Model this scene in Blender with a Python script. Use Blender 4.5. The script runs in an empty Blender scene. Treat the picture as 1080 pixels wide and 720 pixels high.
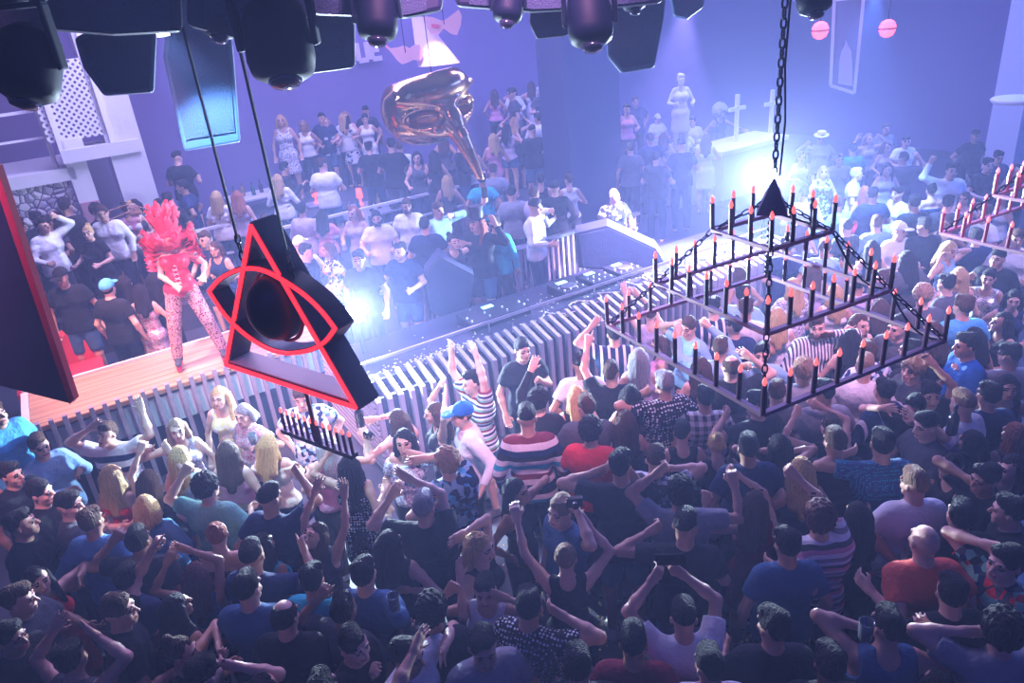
import bpy, math, random
import numpy as np
from mathutils import Vector, Matrix, Quaternion
SC = bpy.context.scene
COL = SC.collection
random.seed(7)
PI = math.pi
# ------------------------------------------------------------------ camera
FPX, TH, ROLL, CAMZ = 780.0, .441, .1, 4.5
CF = np.array([0, math.cos(TH), -math.sin(TH)])
_r0 = np.array([1., 0, 0]); _u0 = np.array([0, math.sin(TH), math.cos(TH)])
CR = math.cos(ROLL)*_r0 - math.sin(ROLL)*_u0
CU = math.sin(ROLL)*_r0 + math.cos(ROLL)*_u0
CO = np.array([0, 0, CAMZ])
cam = bpy.data.cameras.new('camera'); camo = bpy.data.objects.new('camera', cam); COL.objects.link(camo)
cam.sensor_width = 36; cam.lens = 36*FPX/1080; cam.clip_end = 200
camo.matrix_world = Matrix(((CR[0], CU[0], -CF[0], 0), (CR[1], CU[1], -CF[1], 0), (CR[2], CU[2], -CF[2], CAMZ), (0, 0, 0, 1)))
SC.camera = camo
def ray(x, y): return CF + (x-540)/FPX*CR - (y-360)/FPX*CU
def un(x, y, z):
    d = ray(x, y); t = (z-CAMZ)/d[2]; return CO + d*t
def ud(x, y, dep): return CO + ray(x, y)*dep
def px(P):
    d = np.array(P)-CO; z = d@CF
    return np.array([540+FPX*(d@CR)/z, 360-FPX*(d@CU)/z])
# stage frame: u along the booth, v away from the dance floor
EU = np.array([math.cos(PI/6), .5]); EV = np.array([-.5, math.cos(PI/6)])
def W(u, v, z): 
    p = u*EU+v*EV; return (p[0], p[1], z)
def UV(P): return (P[0]*EU[0]+P[1]*EU[1], P[0]*EV[0]+P[1]*EV[1])
def onv(x, y, v):
    """(u, z) where the ray of a pixel meets the vertical plane at v"""
    d = ray(x, y); t = v/(d[0]*EV[0]+d[1]*EV[1]); P = CO+d*t
    return UV(P)[0], P[2]
# ------------------------------------------------------------------ materials
MC = {}
def newmat(name):
    m = bpy.data.materials.new(name); m.use_nodes = True
    return m, m.node_tree, m.node_tree.nodes['Principled BSDF']
def mat(name, col, rough=.6, metal=0, emit=None, es=0, trans=0, spec=None, bump=0, bscale=30):
    if name in MC: return MC[name]
    m, nt, b = newmat(name)
    b.inputs['Base Color'].default_value = (*col, 1); b.inputs['Roughness'].default_value = rough
    b.inputs['Metallic'].default_value = metal
    if spec is not None: b.inputs['Specular IOR Level'].default_value = spec
    if trans: b.inputs['Transmission Weight'].default_value = trans
    if emit: b.inputs['Emission Color'].default_value = (*emit, 1); b.inputs['Emission Strength'].default_value = es
    if bump:
        n = nt.nodes.new('ShaderNodeTexNoise'); n.inputs['Scale'].default_value = bscale
        tc = nt.nodes.new('ShaderNodeTexCoord'); nt.links.new(tc.outputs['Object'], n.inputs['Vector'])
        bp = nt.nodes.new('ShaderNodeBump'); bp.inputs['Strength'].default_value = bump; bp.inputs['Distance'].default_value = .02
        nt.links.new(n.outputs['Fac'], bp.inputs['Height']); nt.links.new(bp.outputs['Normal'], b.inputs['Normal'])
    MC[name] = m
    return m
class NT:
    def __init__(s, nt): s.nt = nt
    def n(s, t, **k):
        o = s.nt.nodes.new(t)
        for a, v in k.items(): setattr(o, a, v)
        return o
    def l(s, a, b): s.nt.links.new(a, b)
    def m(s, op, a, b=None, c=None):
        o = s.nt.nodes.new('ShaderNodeMath'); o.operation = op
        for i, v in enumerate((a, b, c)):
            if v is None: continue
            if isinstance(v, (int, float)): o.inputs[i].default_value = v
            else: s.l(v, o.inputs[i])
        return o.outputs[0]
    def mix(s, f, a, b):
        o = s.nt.nodes.new('ShaderNodeMix'); o.data_type = 'RGBA'
        s.l(f, o.inputs[0])
        for i, v in ((6, a), (7, b)):
            if isinstance(v, tuple): o.inputs[i].default_value = (*v, 1)
            else: s.l(v, o.inputs[i])
        return o.outputs[2]
RGB = dict(black=(.012, .012, .018), navy=(.012, .025, .09), white=(.82, .82, .85), grey=(.28, .29, .34), dgrey=(.07, .07, .09), red=(.75, .03, .05),
    lblue=(.28, .5, .72), teal=(.03, .42, .55), denim=(.1, .26, .5), ddenim=(.05, .12, .25), green=(.22, .52, .4), yellow=(.8, .68, .3), pink=(.75, .3, .45),
    maroon=(.18, .02, .04), cream=(.75, .68, .55), lav=(.5, .42, .6), coral=(.8, .13, .09), blue=(.02, .14, .5), beige=(.5, .4, .32), sky=(.1, .45, .8), nude=(.6, .35, .3), brown=(.15, .08, .05))
PAT = {  # kind, colours, scale
    'tricolour': ('bands', ['navy', 'white', 'maroon', 'white', 'teal', 'white', 'black'], 5.2), 'candystripe': ('bands', ['white', 'maroon', 'green', 'white', 'navy'], 16),
    'whitebands': ('bands', ['white', 'white', 'white', 'navy', 'white', 'navy'], 5), 'finestripe': ('bands', ['white', 'pink', 'dgrey', 'white', 'grey'], 15),
    'zebra': ('vband', ['navy', 'navy', 'white'], 12), 'vstripe': ('vband', ['dgrey', 'white'], 28), 'redwhite': ('bands', ['red', 'white', 'white', 'red', 'black'], 9),
    'polka': ('dots', ['black', 'white'], 34), 'smalldots': ('dots', ['black', 'white'], 42), 'tealdots': ('dots', ['ddenim', 'teal'], 55),
    'plaid': ('plaid', ['black', 'white'], 13), 'bluefloral': ('floral', ['navy', 'sky', 'black', 'lblue'], 22), 'darkfloral': ('floral', ['navy', 'red', 'black', 'green', 'dgrey'], 20),
    'bwprint': ('floral', ['white', 'navy', 'white', 'lblue'], 24), 'lace': ('floral', ['white', 'lav', 'white', 'grey'], 55), 'sequin': ('sequin', ['lav', 'white'], 110),
    'pinksequin': ('sequin', ['pink', 'white'], 90), 'silver': ('sequin', ['grey', 'white'], 120), 'yellowprint': ('floral', ['yellow', 'cream', 'yellow', 'white'], 34),
    'navytrim': ('vband', ['navy', 'navy', 'navy', 'navy', 'white'], 7), 'skin_lace': ('floral', ['nude', 'pink', 'nude', 'maroon'], 80), 'printblack': ('floral', ['black', 'black', 'black', 'grey'], 20), 'greyprint': ('floral', ['dgrey', 'grey', 'white', 'dgrey'], 26)}
def cloth(code):
    key = 'cloth_'+code
    if key in MC: return MC[key]
    m, nt, b = newmat(key); N = NT(nt); b.inputs['Roughness'].default_value = .85; b.inputs['Specular IOR Level'].default_value = .25
    tc = N.n('ShaderNodeTexCoord').outputs['Object']
    nz = N.n('ShaderNodeTexNoise'); nz.inputs['Scale'].default_value = 9; nz.inputs['Detail'].default_value = 4; N.l(tc, nz.inputs['Vector'])
    bp = N.n('ShaderNodeBump'); bp.inputs['Strength'].default_value = .9; bp.inputs['Distance'].default_value = .035
    N.l(nz.outputs['Fac'], bp.inputs['Height']); N.l(bp.outputs['Normal'], b.inputs['Normal'])
    if code in RGB: b.inputs['Base Color'].default_value = (*RGB[code], 1)
    else:
        kind, cols, sc = PAT[code]; cols = [RGB[c] for c in cols]
        sx = N.n('ShaderNodeSeparateXYZ'); N.l(tc, sx.inputs[0])
        def ramp(fac):
            r = N.n('ShaderNodeValToRGB'); r.color_ramp.interpolation = 'CONSTANT'
            el = r.color_ramp.elements
            while len(el) < len(cols): el.new(.5)
            for i, c in enumerate(cols): el[i].position = i/len(cols); el[i].color = (*c, 1)
            N.l(fac, r.inputs[0]); return r.outputs[0]
        if kind == 'bands': c = ramp(N.m('FRACT', N.m('MULTIPLY', N.m('ADD', sx.outputs[2], .03), sc*.55)))
        elif kind == 'vband': c = ramp(N.m('FRACT', N.m('MULTIPLY', sx.outputs[0], sc)))
        elif kind == 'dots':
            vo = N.n('ShaderNodeTexVoronoi'); vo.inputs['Scale'].default_value = sc; vo.inputs['Randomness'].default_value = .35; N.l(tc, vo.inputs['Vector'])
            c = N.mix(N.m('LESS_THAN', vo.outputs['Distance'], .34), cols[0], cols[1])
        elif kind == 'plaid':
            a = N.m('GREATER_THAN', N.m('FRACT', N.m('MULTIPLY', sx.outputs[0], sc)), .5); d = N.m('GREATER_THAN', N.m('FRACT', N.m('MULTIPLY', sx.outputs[2], sc)), .5)
            c = N.mix(N.m('MULTIPLY', N.m('ADD', a, d), .5), cols[0], cols[1])
        else:
            vo = N.n('ShaderNodeTexVoronoi'); vo.inputs['Scale'].default_value = sc; N.l(tc, vo.inputs['Vector'])
            s2 = N.n('ShaderNodeSeparateColor'); N.l(vo.outputs['Color'], s2.inputs[0]); c = ramp(s2.outputs[0])
            if kind == 'sequin': b.inputs['Metallic'].default_value = .6; b.inputs['Roughness'].default_value = .35
        N.l(c, b.inputs['Base Color'])
    MC[key] = m
    return m
SKIN = [mat('skin_%d' % i, c, .5, bump=.1, bscale=60) for i, c in enumerate([(.72, .43, .33), (.6, .34, .25), (.42, .22, .15), (.13, .065, .045)])]
HC = dict(k=(.016, .011, .014), n=(.085, .042, .028), y=(.6, .39, .17), r=(.35, .1, .06), g=(.3, .29, .32), m=(.09, .02, .03), w=(.8, .78, .75), a=(.33, .21, .14))
def hairmat(c):
    key = 'hair_'+c
    if key in MC: return MC[key]
    m, nt, b = newmat(key); N = NT(nt); b.inputs['Roughness'].default_value = .7; b.inputs['Specular IOR Level'].default_value = .18
    tc = N.n('ShaderNodeTexCoord'); mp = N.n('ShaderNodeMapping'); mp.inputs['Scale'].default_value = (95, 95, 7); N.l(tc.outputs['Object'], mp.inputs[0])
    nz = N.n('ShaderNodeTexNoise'); nz.inputs['Scale'].default_value = 1; nz.inputs['Detail'].default_value = 3; N.l(mp.outputs[0], nz.inputs['Vector'])
    col = HC[c]; mx = N.mix(nz.outputs['Fac'], tuple(v*.45 for v in col), tuple(min(1, v*1.6) for v in col)); N.l(mx, b.inputs['Base Color'])
    bp = N.n('ShaderNodeBump'); bp.inputs['Strength'].default_value = 1; bp.inputs['Distance'].default_value = .03
    N.l(nz.outputs['Fac'], bp.inputs['Height']); N.l(bp.outputs['Normal'], b.inputs['Normal'])
    MC[key] = m
    return m
LIP = mat('lips', (.5, .14, .15), .4); EYE = mat('eye_dark', (.03, .02, .02), .25)
# ------------------------------------------------------------------ objects
def tag(o, label=None, cat=None, group=None, kind=None):
    if label: o['label'] = label
    if cat: o['category'] = cat
    if group: o['group'] = group
    if kind: o['kind'] = kind
    return o
def link(name, data, parent=None):
    o = bpy.data.objects.new(name, data); COL.objects.link(o)
    if parent: o.parent = parent
    return o
def empty(name, loc=(0, 0, 0), rz=0):
    o = link(name, None); o.location = loc; o.rotation_euler = (0, 0, rz); o.empty_display_size = .1; return o
def mesh(name, vs, fs, mats, idx=None, smooth=False):
    me = bpy.data.meshes.new(name)
    if isinstance(fs, np.ndarray):
        n = len(vs); k = fs.shape[1]; me.vertices.add(n); me.vertices.foreach_set('co', np.asarray(vs, np.float32).ravel())
        me.loops.add(len(fs)*k); me.loops.foreach_set('vertex_index', fs.astype(np.int32).ravel())
        me.polygons.add(len(fs)); me.polygons.foreach_set('loop_start', np.arange(0, len(fs)*k, k, dtype=np.int32))
    else: me.from_pydata([tuple(v) for v in vs], [], fs)
    if idx is not None: me.polygons.foreach_set('material_index', np.asarray(idx, np.int32))
    if smooth: me.polygons.foreach_set('use_smooth', np.ones(len(me.polygons), bool))
    me.update(calc_edges=True)
    for m in (mats if isinstance(mats, (list, tuple)) else [mats]): me.materials.append(m)
    return me
class MB:
    """collects boxes, prisms and tubes of one part"""
    def __init__(s): s.v = []; s.f = []
    def add(s, vs, fs):
        b = len(s.v); s.v += [tuple(v) for v in vs]; s.f += [tuple(i+b for i in f) for f in fs]; return s
    def box(s, c, d, rz=0, M=None):
        vs = []
        for k in range(8):
            p = Vector(((k & 1)-.5, (k >> 1 & 1)-.5, (k >> 2)-.5)); p = Vector((p.x*d[0], p.y*d[1], p.z*d[2]))
            if M is not None: p = M @ p
            elif rz: p = Matrix.Rotation(rz, 3, 'Z') @ p
            vs.append((p.x+c[0], p.y+c[1], p.z+c[2]))
        return s.add(vs, [(0, 2, 3, 1), (4, 5, 7, 6), (0, 1, 5, 4), (2, 6, 7, 3), (0, 4, 6, 2), (1, 3, 7, 5)])
    def bar(s, a, b, w, h, up=(0, 0, 1)):
        a, b = Vector(a), Vector(b); d = (b-a).normalized(); up = Vector(up); x = d.cross(up)
        if x.length < 1e-4: x = Vector((1, 0, 0))
        x.normalize(); y = x.cross(d)
        vs = [p+x*sx*w/2+y*sy*h/2 for p in (a, b) for sx, sy in ((-1, -1), (1, -1), (1, 1), (-1, 1))]
        return s.add(vs, [(3, 2, 1, 0), (4, 5, 6, 7), (0, 1, 5, 4), (1, 2, 6, 5), (2, 3, 7, 6), (3, 0, 4, 7)])
    def tube(s, pts, r, n=8, closed=False):
        pts = [Vector(p) for p in pts]; m = len(pts); rs = r if isinstance(r, (list, tuple)) else [r]*m; vs = []
        u = None
        for i, p in enumerate(pts):
            a = pts[(i-1) % m] if (closed or i) else p; b = pts[(i+1) % m] if (closed or i < m-1) else p
            d = (b-a).normalized()
            if u is None: u = d.orthogonal().normalized()
            u = (u-d*u.dot(d)); u = u.normalized() if u.length > 1e-6 else d.orthogonal().normalized(); w = d.cross(u)
            for k in range(n):
                t = 2*PI*k/n; vs.append(p+(u*math.cos(t)+w*math.sin(t))*rs[i])
        fs = []
        for i in range(m if closed else m-1):
            j = (i+1) % m
            for k in range(n): fs.append((i*n+k, i*n+(k+1) % n, j*n+(k+1) % n, j*n+k))
        if not closed: fs += [tuple(range(n-1, -1, -1)), tuple(range((m-1)*n, m*n))]
        return s.add(vs, fs)
    def lathe(s, prof, c=(0, 0, 0), n=16, M=None):
        vs = []; M = M or Matrix.Identity(3)
        for r, z in prof:
            for k in range(n):
                p = M @ Vector((r*math.cos(2*PI*k/n), r*math.sin(2*PI*k/n), z)); vs.append((p.x+c[0], p.y+c[1], p.z+c[2]))
        m = len(prof); fs = [(i*n+k, i*n+(k+1) % n, (i+1)*n+(k+1) % n, (i+1)*n+k) for i in range(m-1) for k in range(n)]
        fs += [tuple(range(n-1, -1, -1)), tuple(range((m-1)*n, m*n))]
        return s.add(vs, fs)
    def prism(s, poly, off):
        """polygon of 3-D points pushed along off"""
        n = len(poly); off = Vector(off); vs = [Vector(p) for p in poly]+[Vector(p)+off for p in poly]
        return s.add(vs, [tuple(range(n-1, -1, -1)), tuple(range(n, 2*n))]+[(i, (i+1) % n, n+(i+1) % n, n+i) for i in range(n)])
    def obj(s, name, m, parent=None, smooth=False, bevel=0):
        import bmesh
        me = mesh(name, s.v, s.f, m, smooth=smooth)
        bm = bmesh.new(); bm.from_mesh(me); bmesh.ops.recalc_face_normals(bm, faces=bm.faces); bm.to_mesh(me); bm.free()
        o = link(name, me, parent)
        if bevel:
            md = o.modifiers.new('bevel', 'BEVEL'); md.width = bevel; md.segments = 2; md.limit_method = 'ANGLE'
        return o
# ------------------------------------------------------------------ distance fields -> surfaces
class Field:
    def __init__(s, lo, hi, h):
        s.lo = np.array(lo, float); s.h = h; s.n = np.maximum(4, np.ceil((np.array(hi)-s.lo)/h).astype(int)+1)
        s.d = np.full(s.n, .3, np.float32)
    def sub(s, lo, hi):
        a = np.clip(np.floor((np.array(lo)-s.lo)/s.h).astype(int), 0, s.n); b = np.clip(np.ceil((np.array(hi)-s.lo)/s.h).astype(int)+1, 0, s.n)
        if (b <= a).any(): return None
        g = [(s.lo[i]+s.h*np.arange(a[i], b[i])).astype(np.float32) for i in range(3)]
        return (slice(a[0], b[0]), slice(a[1], b[1]), slice(a[2], b[2])), g[0][:, None, None], g[1][None, :, None], g[2][None, None, :]
    def put(s, sl, d, k, op):
        c = s.d[sl]
        if op == 'u':
            if k > 0: h = np.maximum(k-np.abs(c-d), 0)/k; s.d[sl] = np.minimum(c, d)-h*h*k*.25
            else: s.d[sl] = np.minimum(c, d)
        else:
            d = -d
            if k > 0: h = np.maximum(k-np.abs(c-d), 0)/k; s.d[sl] = np.maximum(c, d)+h*h*k*.25
            else: s.d[sl] = np.maximum(c, d)
    def cap(s, a, b, ra, rb=None, k=.03, op='u'):
        rb = ra if rb is None else rb; a = np.array(a, float); b = np.array(b, float); m = max(ra, rb)+max(k, 0)+2.5*s.h
        q = s.sub(np.minimum(a, b)-m, np.maximum(a, b)+m)
        if q is None: return
        sl, X, Y, Z = q; ab = b-a; L = max(ab@ab, 1e-9)
        t = np.clip(((X-a[0])*ab[0]+(Y-a[1])*ab[1]+(Z-a[2])*ab[2])/L, 0, 1)
        d = np.sqrt((X-a[0]-t*ab[0])**2+(Y-a[1]-t*ab[1])**2+(Z-a[2]-t*ab[2])**2)-(ra+(rb-ra)*t)
        s.put(sl, d, k, op)
    def ell(s, c, r, k=.02, op='u', R=None, amp=0, fr=60):
        c = np.array(c, float); r = np.array(r, float); m = r.max()+k+2.5*s.h+amp
        q = s.sub(c-m, c+m)
        if q is None: return
        sl, X, Y, Z = q; X = X-c[0]; Y = Y-c[1]; Z = Z-c[2]
        if R is not None: X, Y, Z = R[0][0]*X+R[1][0]*Y+R[2][0]*Z, R[0][1]*X+R[1][1]*Y+R[2][1]*Z, R[0][2]*X+R[1][2]*Y+R[2][2]*Z
        e = np.sqrt((X/r[0])**2+(Y/r[1])**2+(Z/r[2])**2); g = np.sqrt((X/r[0]**2)**2+(Y/r[1]**2)**2+(Z/r[2]**2)**2)
        d = e*(e-1)/np.maximum(g, 1e-6)
        if amp: d = d+amp*np.sin(X*fr+2.2*np.sin(Z*fr*.43))*np.sin(Y*fr*1.17+1+1.9*np.sin(X*fr*.51))*np.sin(Z*fr*.9+2+1.7*np.sin(Y*fr*.6))
        s.put(sl, d, k, op)
    def plane(s, p, n, k=0):
        """keeps the side n points away from"""
        X, Y, Z = [(s.lo[i]+s.h*np.arange(s.n[i])).astype(np.float32) for i in range(3)]
        d = (X[:, None, None]-p[0])*n[0]+(Y[None, :, None]-p[1])*n[1]+(Z[None, None, :]-p[2])*n[2]
        s.d = np.maximum(s.d, d)
    def surf(s):
        d = s.d; d[0] = d[-1] = .3; d[:, 0] = d[:, -1] = .3; d[:, :, 0] = d[:, :, -1] = .3
        ins = d < 0; c = ins[:-1, :-1, :-1].astype(np.int8)
        for i, j, k in ((0, 0, 1), (0, 1, 0), (0, 1, 1), (1, 0, 0), (1, 0, 1), (1, 1, 0), (1, 1, 1)):
            c = c+ins[i:ins.shape[0]-1+i, j:ins.shape[1]-1+j, k:ins.shape[2]-1+k]
        act = np.argwhere((c > 0) & (c < 8))
        if not len(act): return np.zeros((0, 3)), np.zeros((0, 4), int)
        idx = -np.ones(c.shape, np.int32); idx[tuple(act.T)] = np.arange(len(act))
        cv = [d[act[:, 0]+(k & 1), act[:, 1]+(k >> 1 & 1), act[:, 2]+(k >> 2)] for k in range(8)]
        acc = np.zeros((len(act), 3)); cnt = np.zeros(len(act))
        for a in range(8):
            for ax in range(3):
                if a >> ax & 1: continue
                b = a | 1 << ax; x = (cv[a] < 0) != (cv[b] < 0); den = cv[a]-cv[b]; t = np.where(x, cv[a]/np.where(den == 0, 1, den), 0)
                for q in range(3): acc[:, q] += np.where(x, (a >> q & 1)+(t if q == ax else 0), 0)
                cnt += x
        V = s.lo+s.h*(act+acc/np.maximum(cnt, 1)[:, None])
        Q = []
        for ax in range(3):
            o1, o2 = [q for q in range(3) if q != ax]
            A = [slice(None)]*3; B = [slice(None)]*3; A[ax] = slice(0, -1); B[ax] = slice(1, None)
            ch = ins[tuple(A)] != ins[tuple(B)]; e = np.argwhere(ch); e = e[(e[:, o1] > 0) & (e[:, o2] > 0)]
            if not len(e): continue
            flip = ins[tuple(e.T)]
            def at(i, j):
                q = e.copy(); q[:, o1] -= i; q[:, o2] -= j; return idx[tuple(q.T)]
            q = np.stack([at(1, 1), at(0, 1), at(0, 0), at(1, 0)], 1)
            if ax == 1: flip = ~flip
            q = np.where(flip[:, None], q, q[:, ::-1]); Q.append(q)
        return V, np.concatenate(Q)
# ------------------------------------------------------------------ people
v3 = lambda *a: np.array(a, float)
def nrm(a): return a/max(np.linalg.norm(a), 1e-9)
def joints(fem, s, lean=(0, 0), stance=.11, feet=None):
    J = {}; lx, ly = lean
    def T(x, y, z): return v3(x+lx*max(0, z-.95), y-ly*max(0, z-.95), z)
    J['hip'] = T(0, 0, .95); J['waist'] = T(0, -.005, 1.12); J['chest'] = T(0, 0, 1.30); J['sh'] = T(0, .01, 1.43); J['neck'] = T(0, .0, 1.50)
    J['head'] = T(0, -.025, 1.64)
    w = .145 if fem else .168
    for sd, q in ((-1, 'a'), (1, 'b')):
        J['S'+q] = T(sd*w, .01, 1.425); J['H'+q] = v3(sd*.09, 0, .92)
        f = v3(sd*stance, 0, .0) if feet is None else v3(*feet[q])
        J['K'+q] = (J['H'+q]+f+v3(0, 0, .06))/2+v3(sd*.012, -.03, .02); J['F'+q] = f+v3(0, .01, .08)
    return J
def ik(S, T, sd):
    L1, L2 = .285, .33
    D = T-S; d = np.linalg.norm(D); dm = min(max(d, .2), .6); u = D/max(d, 1e-6); T = S+u*dm
    a = (L1*L1-L2*L2+dm*dm)/(2*dm); h = math.sqrt(max(L1*L1-a*a, 1e-6))
    pole = v3(sd*1.0, -.25, .1) if T[2] > S[2]+.05 else v3(sd*.7, .5, -.75)
    p = pole-u*(pole@u); p = nrm(p); E = S+u*a+p*h
    Wr = E+nrm(T-E)*.25; return E, Wr, nrm(T-E)
def hand_prims(F, Wr, d, sd, kind, h, nrmdir=None):
    n = v3(0, -1, .1) if nrmdir is None else nrmdir
    n = n-d*(n@d)
    if np.linalg.norm(n) < .2: n = v3(0, -.2, 1)-d*(v3(0, -.2, 1)@d)
    n = nrm(n); s = nrm(np.cross(d, n))
    if kind == 'side': s, n = n, nrm(np.cross(n, d))
    fr = max(.0088, h*.72); tsd = -1 if (s[0]*sd > 0) else 1
    offs = (-.03, -.01, .01, .03)
    for i, o in enumerate(offs): F.cap(Wr+s*o*.6, Wr+d*.085+s*o, .016, .014, k=.022)
    ln = (.055, .072, .078, .07) if tsd > 0 else (.07, .078, .072, .055)
    idx = 3 if tsd > 0 else 0
    for i, o in enumerate(offs):
        c = {'open': .15, 'relax': .7, 'fist': 1.75, 'point': 1.75, 'side': .2, 'hold': 1.1}[kind]
        if kind == 'point' and i == idx: c = .05
        b = Wr+d*.088+s*o; sp = s*o*(5.5 if kind in ('open', 'side') else 2)
        d1 = nrm(d*math.cos(c*.6)+n*math.sin(c*.6)+sp); d2 = nrm(d*math.cos(c*1.5)+n*math.sin(c*1.5)+sp)
        m = b+d1*ln[i]*.5; F.cap(b, m, fr*1.05, fr, k=.006); F.cap(m, m+d2*ln[i]*.5, fr, fr*.85, k=.006)
    t0 = Wr+d*.03+s*tsd*.025; t1 = t0+nrm(s*tsd*.9+d*.7+n*.3)*.045
    e = nrm(d+s*tsd*(.5 if kind in ('open', 'side') else -.2)+n*.5)*.032
    F.cap(t0, t1, fr*1.4, fr*1.15, k=.015); F.cap(t1, t1+e, fr*1.1, fr*.9, k=.005)
def torso(F, J, fem, g=0):
    T = lambda n, x, y=0, z=0: J[n]+v3(x, y, z)
    if fem:
        F.cap(T('hip', -.08), T('hip', .08), .105+g, k=.05); F.cap(T('waist', -.045), T('waist', .045), .083+g, k=.07)
        F.cap(T('chest', -.075), T('chest', .075), .09+g, k=.07); F.cap(T('sh', -.11), T('sh', .11), .05+g, k=.07)
        for sd in (-1, 1): F.ell(T('chest', sd*.07, -.075, .0), (.062+g, .06+g, .062+g), k=.05)
    else:
        F.cap(T('hip', -.07), T('hip', .07), .105+g, k=.05); F.cap(T('waist', -.065), T('waist', .065), .098+g, k=.08)
        F.cap(T('chest', -.095), T('chest', .095), .108+g, k=.08); F.cap(T('sh', -.115), T('sh', .115), .06+g, k=.08)
        F.cap(T('sh', -.09, .03, -.06), T('sh', .09, .03, -.06), .085+g, k=.06)
    F.cap(T('sh', 0, .01, .02), T('neck', 0, 0, .0), .058+g*.5, .05+g*.3, k=.05)
def legs(F, J, g=0, to=1.0, flare=0):
    for q in 'ab':
        H, K, A = J['H'+q], J['K'+q], J['F'+q]
        if to >= 1: F.cap(H, K, .092+g, .058+g+flare, k=.03); F.cap(K, A, .056+g+flare, .036+g*1.4+flare, k=.02); F.cap(K+(A-K)*.25+v3(0, .015, 0), K+(A-K)*.4+v3(0, .012, 0), .052+g, .045+g, k=.02)
        else: F.cap(H, H+(K-H)*to, .092+g, .092+g-.03*to, k=.03)
def body_mesh(key, fem, J, arms, hR, h, hdtype):
    lo = np.min([J[k] for k in J]+[a for A in arms for a in A[:2]]+[A[1]+A[2]*.2 for A in arms], 0)-.14
    hi = np.max([J[k] for k in J]+[a for A in arms for a in A[:2]]+[A[1]+A[2]*.2 for A in arms]+[J['head']+v3(0, 0, .05)], 0)+.14
    lo[2] = -.02
    F = Field(lo, hi, h); torso(F, J, fem); legs(F, J)
    for q in 'ab': F.cap(J['F'+q]+v3(0, .02, -.045), J['F'+q]+v3(0, -.14, -.055), .036, .026, k=.03)
    for (E, Wr, d, sd, kind), q in zip(arms, 'ab'):
        S = J['S'+q]; t = 1 if not fem else .84
        F.cap(S, S+(E-S)*.35, .056*t, .052*t, k=.05); F.cap(S+(E-S)*.3, E, .05*t, .038*t, k=.02); F.cap(E, E+(Wr-E)*.35, .039*t, .04*t, k=.02); F.cap(E+(Wr-E)*.35, Wr, .04*t, .025*t, k=.02)
        hand_prims(F, Wr, d, sd, kind, h)
    hc = J['head']; R = np.array(hR)
    P = lambda x, y, z: hc+R@v3(x, y, z)
    F.cap(J['neck']+v3(0, .01, -.02), P(0, .02, -.06), .056 if not fem else .045, .052 if not fem else .042, k=.03)
    F.ell(P(0, .012, .025), (.071, .091, .088), k=.02, R=R.T); F.ell(P(0, -.022, -.045), (.058, .066, .068), k=.04, R=R.T)
    F.cap(P(-.018, -.07, -.085), P(.018, -.07, -.085), .022, k=.025)
    for sd in (-1, 1):
        F.ell(P(sd*.034, -.086, .008), (.018, .014, .014), k=.012, op='s', R=R.T); F.cap(P(sd*.015, -.082, .03), P(sd*.045, -.07, .03), .012, k=.012)
        F.ell(P(sd*.033, -.072, .007), (.014, .014, .011), k=.004, R=R.T); F.ell(P(sd*.076, .015, -.005), (.010, .018, .03), k=.006, R=R.T)
        F.ell(P(sd*.042, -.06, -.03), (.02, .02, .02), k=.02, R=R.T)
    F.cap(P(0, -.085, .01), P(0, -.108, -.022), .010, .0145, k=.012)
    F.cap(P(-.016, -.088, -.052), P(.016, -.088, -.052), .008, k=.008); F.cap(P(-.012, -.087, -.062), P(.012, -.087, -.062), .009, k=.006)
    V, Q = F.surf(); c = (V[Q[:, 0]]+V[Q[:, 2]])/2; L = (c-hc)@R
    m = np.zeros(len(Q), int); ax = np.abs(L[:, 0])
    fr = L[:, 1] < -.05
    m[fr & (((ax-.034)/.0165)**2+((L[:, 2]-.008)/.0085)**2 < 1)] = 1
    m[fr & (ax > .014) & (ax < .052) & (np.abs(L[:, 2]-.034+.004*(ax > .04)) < .0055)] = 1
    m[fr & (ax < .024) & (np.abs(L[:, 2]+.057) < .0095) & (L[:, 1] < -.075)] = 2
    if hdtype == 'beard': m[(m == 0) & (L[:, 1] < .02) & (L[:, 2] < -.035) & (L[:, 2] > -.13) & (ax > -.01) & ~((ax < .03) & (L[:, 2] > -.048) & (L[:, 1] < -.07))] = 3
    return V, Q, m
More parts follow.
